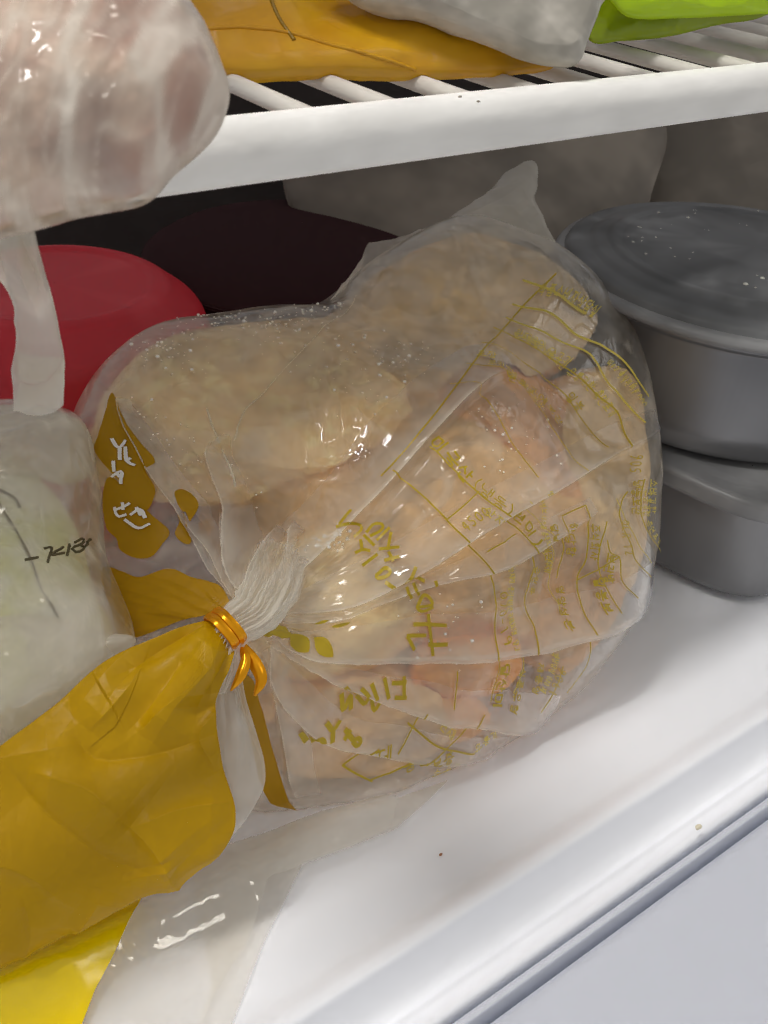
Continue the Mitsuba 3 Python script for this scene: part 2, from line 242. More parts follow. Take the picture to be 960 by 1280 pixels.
#</bag>
def bag_at(q, off=0.0):
    d = from_chart(q); return BO + d * (bag_Rw(d) + off)[..., None]
KN = to_chart(((V([0.1395,0.242,0.0946]) - BO) / np.linalg.norm(V([0.1395,0.242,0.0946]) - BO))[None])[0]
PLEATS = [[[[-0.413,-0.324],[-0.359,-0.204],[-0.116,0.142],[0.101,0.447],[0.445,0.9],[0.684,1.099]],[[-0.494,-0.207],[-0.543,-0.009],[-0.341,0.42],[-0.12,0.744],[0.291,1.254],[0.626,1.26]],0.003],[[[-0.398,-0.384],[-0.25,-0.413],[-0.087,-0.374],[0.198,-0.214],[0.538,0.016],[1.074,0.333],[1.499,0.625],[1.68,0.767]],[[-0.409,-0.33],[-0.305,-0.287],[-0.112,-0.182],[0.182,0.017],[0.521,0.243],[0.995,0.533],[1.426,0.814],[1.62,0.891]],0.0034],[[[-0.401,-0.413],[-0.213,-0.46],[0.036,-0.385],[0.293,-0.292],[0.724,-0.195],[1.103,0.004],[1.31,0.178]],[[-0.401,-0.388],[-0.218,-0.426],[0.032,-0.346],[0.245,-0.236],[0.59,-0.09],[1.028,0.124],[1.288,0.277]],0.0026],[[[-0.42,-0.45],[-0.283,-0.572],[-0.017,-0.655],[0.411,-0.682],[0.875,-0.716],[1.288,-0.598],[1.545,-0.466],[1.694,-0.38]],[[-0.417,-0.41],[-0.292,-0.484],[-0.033,-0.504],[0.395,-0.468],[0.883,-0.468],[1.303,-0.329],[1.542,-0.191],[1.675,-0.107]],0.0036],[[[-0.431,-0.473],[-0.305,-0.608],[-0.111,-0.775],[0.163,-0.905],[0.54,-1.054],[1.004,-1.238]],[[-0.412,-0.468],[-0.281,-0.592],[-0.047,-0.724],[0.237,-0.793],[0.643,-0.924],[1.093,-0.988]],0.0026],[[[-0.442,-0.509],[-0.355,-0.722],[-0.219,-0.922],[-0.013,-1.025],[0.362,-1.198],[0.644,-1.308]],[[-0.412,-0.498],[-0.297,-0.686],[-0.133,-0.872],[0.09,-0.964],[0.444,-1.101],[0.785,-1.22]],0.0024],[[[-0.474,-0.307],[-0.638,-0.158],[-0.788,0.034],[-0.855,0.208],[-0.844,0.315]],[[-0.43,-0.307],[-0.545,-0.153],[-0.695,0.012],[-0.793,0.197],[-0.833,0.323]],0.002],[[[-0.506,-0.315],[-0.726,-0.191],[-0.902,0.01],[-1.018,0.197],[-1.12,0.36]],[[-0.491,-0.306],[-0.665,-0.173],[-0.861,0.053],[-0.98,0.243],[-1.085,0.368]],0.0022],[[[-0.422,-0.478],[-0.391,-0.708],[-0.343,-0.901],[-0.298,-1.09]],[[-0.403,-0.487],[-0.33,-0.734],[-0.265,-0.94],[-0.214,-1.13]],0.002],[[[-0.458,-0.35],[-0.547,-0.242],[-0.676,-0.124],[-0.753,-0.036]],[[-0.441,-0.355],[-0.51,-0.243],[-0.597,-0.156],[-0.69,-0.065]],0.0022],[[[-0.447,-0.361],[-0.494,-0.255],[-0.533,-0.158],[-0.558,-0.072]],[[-0.428,-0.369],[-0.449,-0.272],[-0.466,-0.187],[-0.474,-0.113]],0.0022],[[[-0.468,-0.355],[-0.586,-0.255],[-0.75,-0.141],[-0.847,-0.047]],[[-0.458,-0.35],[-0.552,-0.254],[-0.685,-0.161],[-0.799,-0.041]],0.0022],[[[-0.433,-0.377],[-0.444,-0.283],[-0.447,-0.188],[-0.514,-0.048]],[[-0.414,-0.387],[-0.399,-0.317],[-0.381,-0.234],[-0.379,-0.123]],0.002]]
def seg_dist(q, line):
    """distance to a polyline in the chart, signed (left positive), and the position along it"""
    best, sg, al = np.full(len(q), 9.0), np.zeros(len(q)), np.zeros(len(q)); L = np.linalg.norm(np.diff(line, axis=0), axis=1); tot = L.sum(); s0 = 0
    for a, b, l in zip(line[:-1], line[1:], L):
        t = np.clip(((q - a) @ (b - a)) / l ** 2, 0, 1); r = q - a - t[:, None] * (b - a); d = np.linalg.norm(r, axis=1)
        s = (b - a)[0] * (q - a)[:, 1] - (b - a)[1] * (q - a)[:, 0]
        m = d < best; best[m] = d[m]; sg[m] = np.sign(s[m]); al[m] = (s0 + t[m] * l) / tot; s0 += l
    return best, sg, al
_PL = [(spline(a, 26), spline(b, 26), h) for a, b, h in PLEATS]
def wrinkle(d):
    q = to_chart(d); v = q - KN; al = np.linalg.norm(v, axis=1); th = np.arctan2(v[:, 1], v[:, 0])
    o = 0.0016 * (ridged(np.stack([np.cos(th) * 5.5 + 3, np.sin(th) * 5.5, al * 1.2], 1), 3, 2) - .4) * np.clip(al * 4, 0, 1) * np.exp(-al / 1.6)
    o += 0.0022 * (ridged(np.stack([np.cos(th) * 9 + 3, np.sin(th) * 9, al * 1.6 + 2], 1), 9, 2) - .4) * np.exp(-(al / .28) ** 2)
    o += 0.0022 * (FB(d * 5.0, 2, 21) - .5) + 0.0003 * (FB(d * 16.0, 2, 5) - .5) + 0.0007 * (ridged(d * 5.0, 25, 1) - .3)
    for A, Bq, h in _PL:
        s, sg, t = seg_dist(q, A); _, sgb, _ = seg_dist(Bq[13:14], A)
        side = np.where(sg == sgb[0], 1, 0); tp = np.clip(t * 8, 0, 1) * np.clip((1 - t) * 7, 0, 1)
        o += h * tp * np.where(side, np.exp(-(s / .085) ** 2), np.exp(-(s / .012) ** 2)) - .4 * h * tp * (1 - side) * np.exp(-((s - .035) / .03) ** 2)
    return o
def bag_Rw(d):
    sh = d.shape[:-1]; e = d.reshape(-1, 3); r = bag_R(e) + wrinkle(e)
    fz = np.where(e[:, 2] < -1e-3, (0.0012 - BO[2]) / np.minimum(e[:, 2], -1e-3), 9.0)
    return np.minimum(r, fz).reshape(sh)
BG = 'printed_food_bag'
lab(BG, 'large clear bag with gold print, tied shut, full of frozen chunks', 'bag')
ico = trimesh.creation.icosphere(subdivisions=7, radius=1.0)
idir = V(ico.vertices); idir /= np.linalg.norm(idir, axis=1, keepdims=True)
bagm = trimesh.Trimesh(BO + idir * bag_Rw(idir)[:, None], ico.faces, process=False)
add(BG + '__film', bagm, 'mat_film')
for A, Bq, h in _PL:
    q = A[None] + np.linspace(0, 1, 14)[:, None, None] * (Bq[None] - A[None])
    q = np.stack([spline(r, 120) for r in q])
    d = from_chart(q); off = np.linspace(1, 0, 14)[:, None] ** 1.5 * 0.0012 + 0.0005
    m, uv = gridmesh(BO + d * (bag_Rw(d) + off)[..., None])
    add(num(BG + '__pleat'), m, 'mat_pleat', uv=uv)

# contents: frozen chunks, each pressed against the film
CH = [[0.1959,0.3504,0.1107], [0.3253,0.3354,0.146], [0.2971,0.2791,0.1053], [0.2583,0.264,0.0735], [0.2308,0.2206,0.0429], [0.22,0.2167,0.0195], [0.3448,0.2646,0.0743], [0.1859,0.2387,0.0218], [0.3009,0.2328,0.0453], [0.2028,0.278,0.0557], [0.2676,0.3502,0.1235], [0.2544,0.2947,0.0605]]
CR = [(.080, .066, .044), (.060, .052, .046), (.046, .044, .028), (.040, .036, .020), (.025, .026, .0145), (.022, .024, .0125), (.062, .058, .054), (.042, .040, .028), (.044, .044, .036), (.046, .055, .036), (.072, .050, .056), (.092, .074, .068)]
CC = [(240, 204, 146), (208, 180, 138), (212, 156, 100), (184, 126, 68), (232, 156, 66), (232, 158, 60), (222, 186, 130), (224, 180, 122), (212, 162, 104), (232, 196, 134), (216, 182, 126), (216, 172, 110)]
CL = ['big cream coloured frozen chunk filling the upper left of the bag', 'greyish cream frozen chunk at the top right of the bag under the printed frame', 'pinkish tan frozen chunk behind the ruled lines in the middle of the bag', 'brown frozen chunk between the bright pleats in the middle of the bag', 'orange frozen chunk right of the gold leaves, above the smaller orange one', 'smaller orange frozen chunk low in the bag near its bottom edge', 'pale frozen chunk at the far right end of the bag behind small print', 'pale pinkish frozen chunk at the bottom left corner of the bag', 'pinkish frozen chunk at the lower right of the bag', 'pale frozen chunk just right of the tied neck', 'cream grey frozen chunk at the top middle of the bag', 'tan frozen chunk in the core of the bag']
def chunk_col(p, c, s):
    a, b, e = V(lin(*c)), V(lin(*[x * .83 for x in c])), V(lin(*[min(255, x * 1.12 + 12) for x in c])); st = lambda x, y, v: np.clip((v - x) / (y - x), 0, 1)[:, None]
    f1, f2 = FB(p * 42 + s, 3, 3), FB(p * 230 + s, 3, 4)
    k = a + (b - a) * st(.42, .68, f1); return k + (e - k) * .55 * st(.50, .72, f2)
for i, (c, r, col) in enumerate(zip(CH, CR, CC)):
    s = trimesh.creation.icosphere(subdivisions=6 if i < 4 else 5, radius=1.0); v = V(s.vertices)
    ax = np.stack([_u, _k, _v]); an = 0.5 * math.sin(i * 2.3); ca, sa = math.cos(an), math.sin(an)
    ax = np.stack([ca * _u + sa * _v, _k, -sa * _u + ca * _v])
    w = np.sign(v) * np.abs(v) ** .85; w /= np.maximum(np.linalg.norm(w, axis=1, keepdims=True), 1e-9) ** .5
    w = w * (1 + 0.34 * (FB(v * 1.7 + i * 9, 4, i)[:, None] - .5) + 0.03 * (ridged(v * 5 + i, i, 3)[:, None] - .4))
    p = V(c) + (w * V(r)) @ ax
    q = p - BO; l = np.linalg.norm(q, axis=1); d = q / l[:, None]; lim = bag_R(d) * (0.968 - 0.010 * (i % 3)) - 0.0012 - 0.004 * FB(d * 8 + i, 3, 40)
    soft = np.where(l < lim * .9, l, lim * .9 + lim * .1 * np.tanh((l - lim * .9) / (lim * .1)))
    p = BO + d * soft[:, None]; p[:, 2] = np.maximum(p[:, 2], 0.003 + .0003 * i)
    key = 'frozen_chunk' if i == 0 else f'frozen_chunk_{i:03d}'
    add(key, trimesh.Trimesh(p, s.faces, process=False), 'mat_chunk', color=chunk_col(p, col, i * 3.7)); lab(key, CL[i], 'frozen food')
# ------------------------------------------------------------------ print on the bag: strokes laid on its film
JI = {'ㄱ': [[(0,1),(1,1),(.8,0)]], 'ㄴ': [[(0,1),(0,0),(1,0)]], 'ㄷ': [[(1,1),(0,1),(0,0),(1,0)]], 'ㄹ': [[(0,1),(1,1),(1,.5),(0,.5),(0,0),(1,0)]], 'ㅁ': [[(0,1),(1,1),(1,0),(0,0),(0,1)]],
 'ㅂ': [[(0,1),(0,0),(1,0),(1,1)],[(0,.5),(1,.5)]], 'ㅅ': [[(.5,1),(0,0)],[(.5,.6),(1,0)]], 'ㅇ': [[(.5+.5*math.sin(t*.524),.5+.5*math.cos(t*.524)) for t in range(13)]], 'ㅈ': [[(0,1),(1,1)],[(.5,1),(0,0)],[(.5,.6),(1,0)]],
 'ㅊ': [[(.35,1.15),(.65,1.15)],[(0,.85),(1,.85)],[(.5,.85),(0,0)],[(.5,.5),(1,0)]], 'ㅋ': [[(0,1),(1,1),(.8,0)],[(0,.5),(.9,.5)]], 'ㅌ': [[(1,1),(0,1),(0,0),(1,0)],[(0,.5),(1,.5)]], 'ㅍ': [[(0,1),(1,1)],[(0,0),(1,0)],[(.3,1),(.3,0)],[(.7,1),(.7,0)]],
 'ㅎ': [[(.3,1.15),(.7,1.15)],[(0,.85),(1,.85)],[(.5+.35*math.sin(t*.524),.33+.33*math.cos(t*.524)) for t in range(13)]]}
INI = 'ㄱ ㄱ ㄴ ㄷ ㄷ ㄹ ㅁ ㅂ ㅂ ㅅ ㅅ ㅇ ㅈ ㅈ ㅊ ㅋ ㅌ ㅍ ㅎ'.split()
FIN = '- ㄱ ㄱ ㄱ ㄴ ㄴ ㄴ ㄷ ㄹ ㄹ ㄹ ㄹ ㄹ ㄹ ㄹ ㄹ ㅁ ㅂ ㅂ ㅅ ㅅ ㅇ ㅈ ㅊ ㅋ ㅌ ㅍ ㅎ'.split()
I_, R1, R2, L1, L2 = [(.0,1),(.0,0)], [(0,.55),(.5,.55)], [(0,.35),(.5,.35)], [(0,.5),(-.4,.5)], [(0,.35),(-.4,.35)]
def sh(s, dx): return [(x + dx, y) for x, y in s]
VOW = {0:[I_,R1],1:[I_,R1,sh(I_,.5)],2:[I_,R1,R2],3:[I_,R1,R2,sh(I_,.5)],4:[I_,L1],5:[I_,L1,sh(I_,.35)],6:[I_,L1,L2],7:[I_,L1,L2,sh(I_,.35)],20:[I_]}
H = [(0,.35),(1,.35)]; U, D = [(.5,.8),(.5,.35)], [(.5,.35),(.5,-.1)]
HOR = {8:[H,U],12:[H,sh(U,-.15),sh(U,.15)],13:[H,D],17:[H,sh(D,-.15),sh(D,.15)],18:[H]}
COMB = {9:(8,0),10:(8,1),11:(8,20),14:(13,4),15:(13,5),16:(13,20),19:(18,20)}
LAT = {'w':[[(0,.65),(.25,0),(.5,.55),(.75,0),(1,.65)]],'.':[[(.4,0),(.5,.08)]],'d':[[(.8,1),(.8,0)],[(.8,.3),(.4,.6),(.1,.3),(.4,0),(.8,.3)]],'i':[[(.5,.6),(.5,0)],[(.5,.85),(.5,.95)]],'g':[[(.8,.6),(.8,-.2),(.2,-.25)],[(.8,.3),(.4,.6),(.1,.3),(.4,0),(.8,.3)]],
 's':[[(.8,.55),(.3,.6),(.2,.42),(.75,.22),(.7,.03),(.15,.03)]],'h':[[(.2,1),(.2,0)],[(.2,.4),(.5,.6),(.8,.45),(.8,0)]],'p':[[(.2,.6),(.2,-.3)],[(.2,.3),(.6,.6),(.9,.3),(.6,0),(.2,.3)]],'c':[[(.8,.5),(.4,.6),(.15,.3),(.4,0),(.8,.1)]],'o':[[(.5,.6),(.15,.3),(.5,0),(.85,.3),(.5,.6)]],
 'm':[[(.05,0),(.05,.6)],[(.05,.45),(.3,.6),(.5,.45),(.5,0)],[(.5,.45),(.75,.6),(.95,.45),(.95,0)]],'t':[[(.5,.9),(.5,.1),(.8,0)],[(.2,.6),(.8,.6)]],'O':[[(.5,1),(.1,.8),(.1,.2),(.5,0),(.9,.2),(.9,.8),(.5,1)]],'L':[[(.15,1),(.15,0),(.85,0)]],'R':[[(.15,0),(.15,1),(.8,.95),(.8,.55),(.15,.5)],[(.45,.5),(.9,0)]],
 '(':[[(.8,1.05),(.45,.5),(.8,-.05)]],')':[[(.2,1.05),(.55,.5),(.2,-.05)]],'-':[[(.15,.45),(.85,.45)]],'0':[[(.5,1),(.15,.8),(.15,.2),(.5,0),(.85,.2),(.85,.8),(.5,1)]],'1':[[(.3,.8),(.55,1),(.55,0)]],'2':[[(.15,.8),(.5,1),(.8,.75),(.15,0),(.85,0)]],'3':[[(.15,1),(.8,1),(.45,.6),(.85,.3),(.5,0),(.15,.1)]],
 '4':[[(.7,0),(.7,1),(.1,.3),(.9,.3)]],'5':[[(.8,1),(.2,1),(.2,.55),(.7,.55),(.85,.25),(.5,0),(.15,.1)]],'6':[[(.75,1),(.2,.5),(.2,.1),(.6,0),(.85,.3),(.5,.5),(.2,.3)]],'7':[[(.15,1),(.85,1),(.4,0)]],'8':[[(.5,1),(.2,.78),(.8,.25),(.5,0),(.2,.25),(.8,.78),(.5,1)]],'9':[[(.8,.6),(.4,.45),(.15,.75),(.5,1),(.8,.8),(.8,.5),(.6,0)]]}
def glyph(ch):
    """strokes in the unit square and the advance"""
    if ch == ' ': return [], .5
    if not ('가' <= ch <= '힣'): return [[(x * .55, y) for x, y in s] for s in LAT[ch]], (.3 if ch in '.i' else .72)
    k = ord(ch) - 0xAC00; ini, vo, fi = INI[k // 588], k % 588 // 28, FIN[k % 28]
    lo = .38 if fi != '-' else 0.0; out = []
    def put(ss, x0, y0, w, h): out.extend([(x0 + x * w, y0 + y * h) for x, y in s] for s in ss)
    if vo in COMB:
        put(JI[ini], .05, lo + (1 - lo) * .5, .42, (1 - lo) * .45); put(HOR[COMB[vo][0]], .0, lo, .58, (1 - lo) * .5); put(VOW[COMB[vo][1]], .72, lo, .3, 1 - lo)
    elif vo in HOR: put(JI[ini], .2, lo + (1 - lo) * .52, .55, (1 - lo) * .45); put(HOR[vo], .0, lo + .02, .95, (1 - lo) * .52)
    else: put(JI[ini], .02, lo + (1 - lo) * .15, .45, (1 - lo) * .75); put(VOW[vo], .68, lo, .42, 1 - lo)
    if fi != '-': put(JI[fi], .22, 0, .55, .28)
    return out, 1.12
def ribbon(lines, w, off, place, step):
    """flat strokes of width w along 2D lines, laid on a surface by place(q, off)"""
    vs, fs, n0 = [], [], 0
    for ln in lines:
        p = np.asarray(ln, float); L = np.linalg.norm(np.diff(p, axis=0), axis=1).sum()
        if L < 1e-6: continue
        p = resample(p, max(3, int(L / step) + 2)); t = np.gradient(p, axis=0); t /= np.linalg.norm(t, axis=1, keepdims=True) + 1e-12
        nn = np.stack([-t[:, 1], t[:, 0]], 1) * w / 2; k = len(p)
        p = p.copy(); p[0] -= t[0] * w / 3; p[-1] += t[-1] * w / 3
        vs.append(np.concatenate([p + nn, p - nn])); i = np.arange(k - 1)
        fs.append(np.vstack([np.stack([i, i + k, i + k + 1], 1), np.stack([i, i + k + 1, i + 1], 1)]) + n0); n0 += 2 * k
    q = np.vstack(vs)
    return trimesh.Trimesh(place(q, off), np.vstack(fs), process=False)
def text_on(base, txt, h):
    b = spline(base, 200); s = np.concatenate([[0], np.cumsum(np.linalg.norm(np.diff(b, axis=0), axis=1))]); t = np.gradient(b, axis=0); t /= np.linalg.norm(t, axis=1, keepdims=True)
    gl = [glyph(c) for c in txt]; tot = sum(g[1] for g in gl) * h; k = min(1.25, max(.62, s[-1] / tot)); x, out = 0.0, []
    for ss, adv in gl:
        if x + adv * h * k > s[-1] * 1.04: break
        for st in ss:
            st = resample(st, max(len(st) * 2, 4)) if len(st) < 8 else V(st)
            pos = x + st[:, 0] * h * k
            c = np.stack([np.interp(pos, s, b[:, 0]), np.interp(pos, s, b[:, 1])], 1); tt = np.stack([np.interp(pos, s, t[:, 0]), np.interp(pos, s, t[:, 1])], 1)
            out.append(c + np.stack([-tt[:, 1], tt[:, 0]], 1) * (st[:, 1:] * h))
        x += adv * h * k
    return out
PX = 0.0036                                    # about one photograph pixel on the bag, in chart units
RULES = [[[0.82,1.612],[0.661,1.493],[0.45,1.193],[0.232,0.786],[0.072,0.511],[-0.055,0.33],[-0.127,0.235]],[[0.654,1.634],[0.845,1.55],[1.071,1.437]],[[0.631,1.549],[0.963,1.435],[1.257,1.224],[1.529,0.947]],[[0.612,1.491],[1.094,1.308],[1.33,1.024],[1.563,0.797]],[[0.537,1.434],[1.006,1.247],[1.269,0.999],[1.426,0.859],[1.537,0.642]],[[0.453,1.274],[0.762,1.209],[1.061,1.051],[1.217,0.851],[1.418,0.65]],[[0.34,1.066],[0.589,1.044],[0.751,1.0],[0.944,0.766],[1.069,0.607],[1.223,0.445]],[[0.231,0.872],[0.401,0.877],[0.525,0.719],[0.64,0.546],[0.856,0.355]],[[-0.063,0.269],[0.16,0.112],[0.393,-0.098],[0.528,-0.236],[0.572,-0.38],[0.591,-0.693]],[[0.265,0.029],[0.354,0.117],[0.438,0.208]],[[0.513,-0.132],[0.602,-0.08],[0.709,-0.02]],[[0.134,0.44],[0.369,0.242],[0.632,0.074],[0.829,-0.064],[0.889,-0.195],[0.826,-0.43],[0.893,-0.589],[0.882,-0.712]],[[1.08,0.118],[1.121,-0.061],[1.076,-0.286]],[[1.079,0.128],[1.237,0.216]],[[1.237,0.216],[1.256,0.107],[1.253,-0.117],[1.203,-0.269],[1.217,-0.455],[1.253,-0.58]],[[1.357,0.116],[1.323,-0.038],[1.307,-0.204],[1.36,-0.336],[1.412,-0.443]],[[1.204,-0.285],[1.312,-0.193],[1.423,-0.103]],[[1.36,-0.007],[1.374,-0.084],[1.422,-0.114],[1.434,-0.255],[1.522,-0.346]],[[1.519,0.336],[1.46,0.247],[1.434,0.151],[1.49,-0.013],[1.516,-0.118],[1.625,-0.213]],[[1.612,0.426],[1.567,0.201],[1.621,0.046],[1.737,-0.054]],[[0.655,-0.746],[0.626,-0.846],[0.593,-0.952]],[[0.367,-0.751],[0.363,-0.827],[0.355,-0.906]],[[0.216,-0.901],[0.153,-0.975],[0.091,-1.047]],[[0.546,-0.994],[0.488,-1.039],[0.393,-1.079],[0.224,-1.137],[-0.022,-1.136]],[[0.128,-0.958],[0.309,-1.092],[0.506,-1.189]],[[-0.142,-1.037],[-0.083,-1.087],[-0.014,-1.145]],[[-0.142,-1.037],[-0.074,-1.02],[0.003,-1.009]],[[1.084,-0.806],[1.031,-0.945],[0.939,-1.055]],[[1.263,-0.649],[1.229,-0.797],[1.117,-0.958]]]
for i, r in enumerate(RULES):
    add(num(BG + '__ruled_line'), ribbon([spline(r, 60)], PX * (2.6 if i in (0, 8, 11) else 1.9), 0.0018, bag_at, .008), 'mat_ink' if i not in (1, 2, 3) else 'mat_ink_faint')
TXT = [([[0.754,1.561],[0.967,1.49],[1.206,1.347],[1.394,1.14]],'식품소비자상담실',10,1.2,1),([[1.542,0.91],[1.39,1.06],[1.235,1.217],[1.036,1.386],[0.761,1.502]],'www.digiship.com',9,1.0,1),([[0.631,1.004],[0.807,0.974],[0.972,0.861],[1.092,0.662],[1.226,0.487]],'원료곳에보관',17,1.8,0),([[0.128,0.458],[0.25,0.333],[0.381,0.215]],'미국산',22,3.2,0),([[0.379,0.243],[0.53,0.137],[0.652,0.061]],'(냉동)',20,1.8,0),([[0.364,-0.031],[0.533,0.098]],'4500',15,1.6,0),([[0.405,1.141],[0.559,1.114]],'포장',14,1.5,1),([[1.103,0.991],[1.228,0.852],[1.355,0.727]],'밀봉',15,1.6,0),([[0.697,0.09],[0.808,-0.018],[0.863,-0.158]],'원미)',20,3.0,0),([[0.898,-0.211],[0.853,-0.416]],'급원육',13,1.6,0),([[0.985,0.065],[0.992,-0.181],[0.938,-0.421]],'닭날개원재',13,1.6,0),([[1.114,0.077],[1.142,-0.059],[1.118,-0.239]],'해당함',15,1.7,0),([[0.612,-0.36],[0.612,-0.507],[0.65,-0.66]],'070-19',17,1.6,0),([[1.271,0.091],[1.27,-0.125],[1.238,-0.237]],'주식회사',12,1.5,0),([[1.352,-0.087],[1.336,-0.246],[1.403,-0.394]],'보관방',14,2.0,0),([[1.445,0.135],[1.455,-0.074],[1.527,-0.228]],'OLR 12',13,1.4,0),([[1.562,0.425],[1.517,0.196],[1.554,-0.063]],'냉동보관',13,1.5,0),([[1.597,0.471],[1.603,0.673]],'506',14,1.4,0),([[1.636,0.427],[1.624,0.206],[1.668,-0.003]],'소비기한',12,1.4,1),([[1.283,-0.255],[1.303,-0.403],[1.344,-0.517]],'밀봉보',15,2.2,0),([[1.082,-0.341],[1.092,-0.514],[1.121,-0.646]],'영양성분',13,1.6,0),([[0.664,-0.771],[0.639,-0.87],[0.602,-1.005]],'닭산미',17,2.8,0),([[0.787,-0.809],[0.76,-0.938],[0.695,-1.074]],'식품유형',12,1.5,0),([[1.034,-0.984],[1.113,-0.821]],'1906',15,1.5,0),([[0.916,-0.787],[0.891,-0.901],[0.817,-1.05]],'제품명',12,1.5,0),([[-0.008,-1.07],[0.085,-1.07]],'제',17,1.7,0),([[0.128,-1.169],[0.27,-1.177],[0.429,-1.174]],'품질보증',13,1.5,0),([[0.287,-1.002],[0.398,-1.115]],'원재',11,1.4,1),([[0.506,-1.189],[0.769,-1.135]],'유통기',11,1.4,1),([[0.468,0.091],[0.718,-0.135]],'산지',14,1.5,1),([[0.284,-1.277],[0.575,-1.277]],'소고기',11,1.4,1)]
for b, t, h, w, fa in TXT:
    add(num(BG + '__lettering'), ribbon(text_on(b, t, h * PX), (w + .2) * PX, 0.0018, bag_at, .012), 'mat_ink_faint' if fa else 'mat_ink')
WORDS = ['원재료명 닭고기', '보관방법 냉동보관', '유통기한 측면표기', '포장재질 폴리에틸렌', '품목보고번호 2019', '고객상담실 080', '제조원 및 판매원', '영양정보 나트륨']
for k, i in enumerate((4, 6, 19)):
    r = spline(RULES[i], 100)[12:92]; t = np.gradient(r, axis=0); t /= np.linalg.norm(t, axis=1, keepdims=True)
    add(num(BG + '__lettering'), ribbon(text_on(r + np.stack([-t[:, 1], t[:, 0]], 1) * PX * 3.5, WORDS[k % 8], 12 * PX), 1.4 * PX, 0.0017, bag_at, .012), 'mat_ink_faint')
def between(a, b, t): return (1 - t) * spline(RULES[a], 100) + t * spline(RULES[b], 100)
for k, (a, b, t, u0, u1) in enumerate(((2, 6, .30, 12, 95), (11, 19, .24, 30, 96), (6, 11, .62, 58, 98), (11, 19, .88, 25, 98), (20, 28, .62, 5, 95), (20, 28, .3, 5, 95), (8, 11, .4, 62, 98))):
    r = between(a, b, t)[u0:u1]
    if k in (1, 3, 5): add(num(BG + '__ruled_line'), ribbon([r], PX * 1.5, 0.0016, bag_at, .008), 'ink_faint')
    else: add(num(BG + '__lettering'), ribbon(text_on(r, WORDS[(k * 3 + 1) % 8] + ' ' + WORDS[(k * 5 + 2) % 8], 12 * PX), 1.4 * PX, 0.0017, bag_at, .012), 'ink_faint')
BRUSH = [[[-0.304,-0.06],[-0.242,-0.04],[-0.203,-0.051],[-0.2,-0.075],[-0.227,-0.106]],[[-0.293,-0.044],[-0.254,0.025]],[[-0.192,-0.123],[-0.181,-0.164]],[[-0.206,-0.184],[-0.176,-0.169],[-0.143,-0.172]],[[-0.166,-0.077],[-0.137,-0.035],[-0.092,-0.031],[-0.094,-0.062],[-0.144,-0.096]],[[-0.177,-0.098],[-0.124,-0.142]],[[-0.108,-0.112],[-0.055,-0.048]],[[-0.092,-0.159],[0.005,-0.143]],[[-0.042,-0.072],[-0.049,-0.157]],[[-0.057,-0.215],[0.01,-0.192]],[[-0.042,-0.175],[-0.018,-0.212]],[[-0.161,-0.24],[-0.103,-0.189]],[[-0.087,-0.278],[-0.053,-0.247],[-0.023,-0.259],[-0.045,-0.283],[-0.086,-0.292],[-0.089,-0.279]],[[-0.038,-0.306],[0.003,-0.323]]]
BRUSH2 = [[[0.099,-0.229],[0.082,-0.273],[0.06,-0.302]],[[0.082,-0.273],[0.15,-0.299]],[[0.068,-0.34],[0.097,-0.398]],[[0.101,-0.319],[0.136,-0.383]],[[0.13,-0.438],[0.209,-0.418],[0.166,-0.381],[0.13,-0.438],[0.161,-0.459],[0.21,-0.435]],[[0.193,-0.477],[0.219,-0.632]],[[0.092,-0.564],[0.179,-0.561]],[[0.092,-0.568],[0.125,-0.612]],[[0.201,-0.597],[0.291,-0.598]],[[0.211,-0.296],[0.224,-0.333]],[[0.122,-0.517],[0.287,-0.522]]]
BRUSH3 = [[[-0.16,-0.729],[-0.121,-0.79]],[[-0.096,-0.757],[-0.063,-0.793]],[[-0.056,-0.751],[-0.026,-0.807]],[[-0.001,-0.742],[0.024,-0.808]],[[0.039,-0.76],[0.098,-0.765]],[[0.057,-0.813],[0.103,-0.818]],[[0.09,-0.748],[0.096,-0.817]],[[-0.181,-0.777],[-0.164,-0.836],[-0.147,-0.793],[-0.137,-0.84]],[[-0.119,-0.808],[-0.081,-0.845],[-0.06,-0.821],[-0.036,-0.875],[-0.009,-0.847]],[[-0.217,-0.853],[-0.193,-0.888],[-0.175,-0.869]],[[-0.193,-0.888],[-0.189,-0.924]],[[-0.145,-0.904],[-0.114,-0.937]],[[-0.142,-0.929],[-0.128,-0.912]],[[-0.107,-0.947],[-0.092,-0.94],[-0.077,-0.955],[-0.09,-0.965],[-0.107,-0.949]],[[-0.302,-0.857],[-0.285,-0.893]],[[-0.268,-0.881],[-0.261,-0.909]],[[-0.251,-0.91],[-0.242,-0.899],[-0.231,-0.898],[-0.215,-0.921],[-0.232,-0.923]]]
for b in (BRUSH, BRUSH2, BRUSH3):
    add(num(BG + '__brush_lettering'), ribbon([spline(s, 24) for s in b], 4.4 * PX, 0.0019, bag_at, .01), 'mat_ink')
from scipy.spatial import Delaunay
import shapely
def patch(poly, off, place, step):
    pg = shapely.Polygon(poly).buffer(0); x0, y0, x1, y1 = pg.bounds
    g = np.stack(np.meshgrid(np.arange(x0, x1, step), np.arange(y0, y1, step)), -1).reshape(-1, 2)
    g = g[shapely.contains_xy(pg.buffer(-step * .45), g[:, 0], g[:, 1])]
    ring = V(pg.exterior.coords)[:-1]; ring = resample(np.vstack([ring, ring[:1]]), int(pg.length / step) + 4)[:-1]
    q = np.vstack([ring, g]); t = Delaunay(q).simplices; c = q[t].mean(1); t = t[shapely.contains_xy(pg, c[:, 0], c[:, 1])]
    return trimesh.Trimesh(place(q, off), t, process=False)
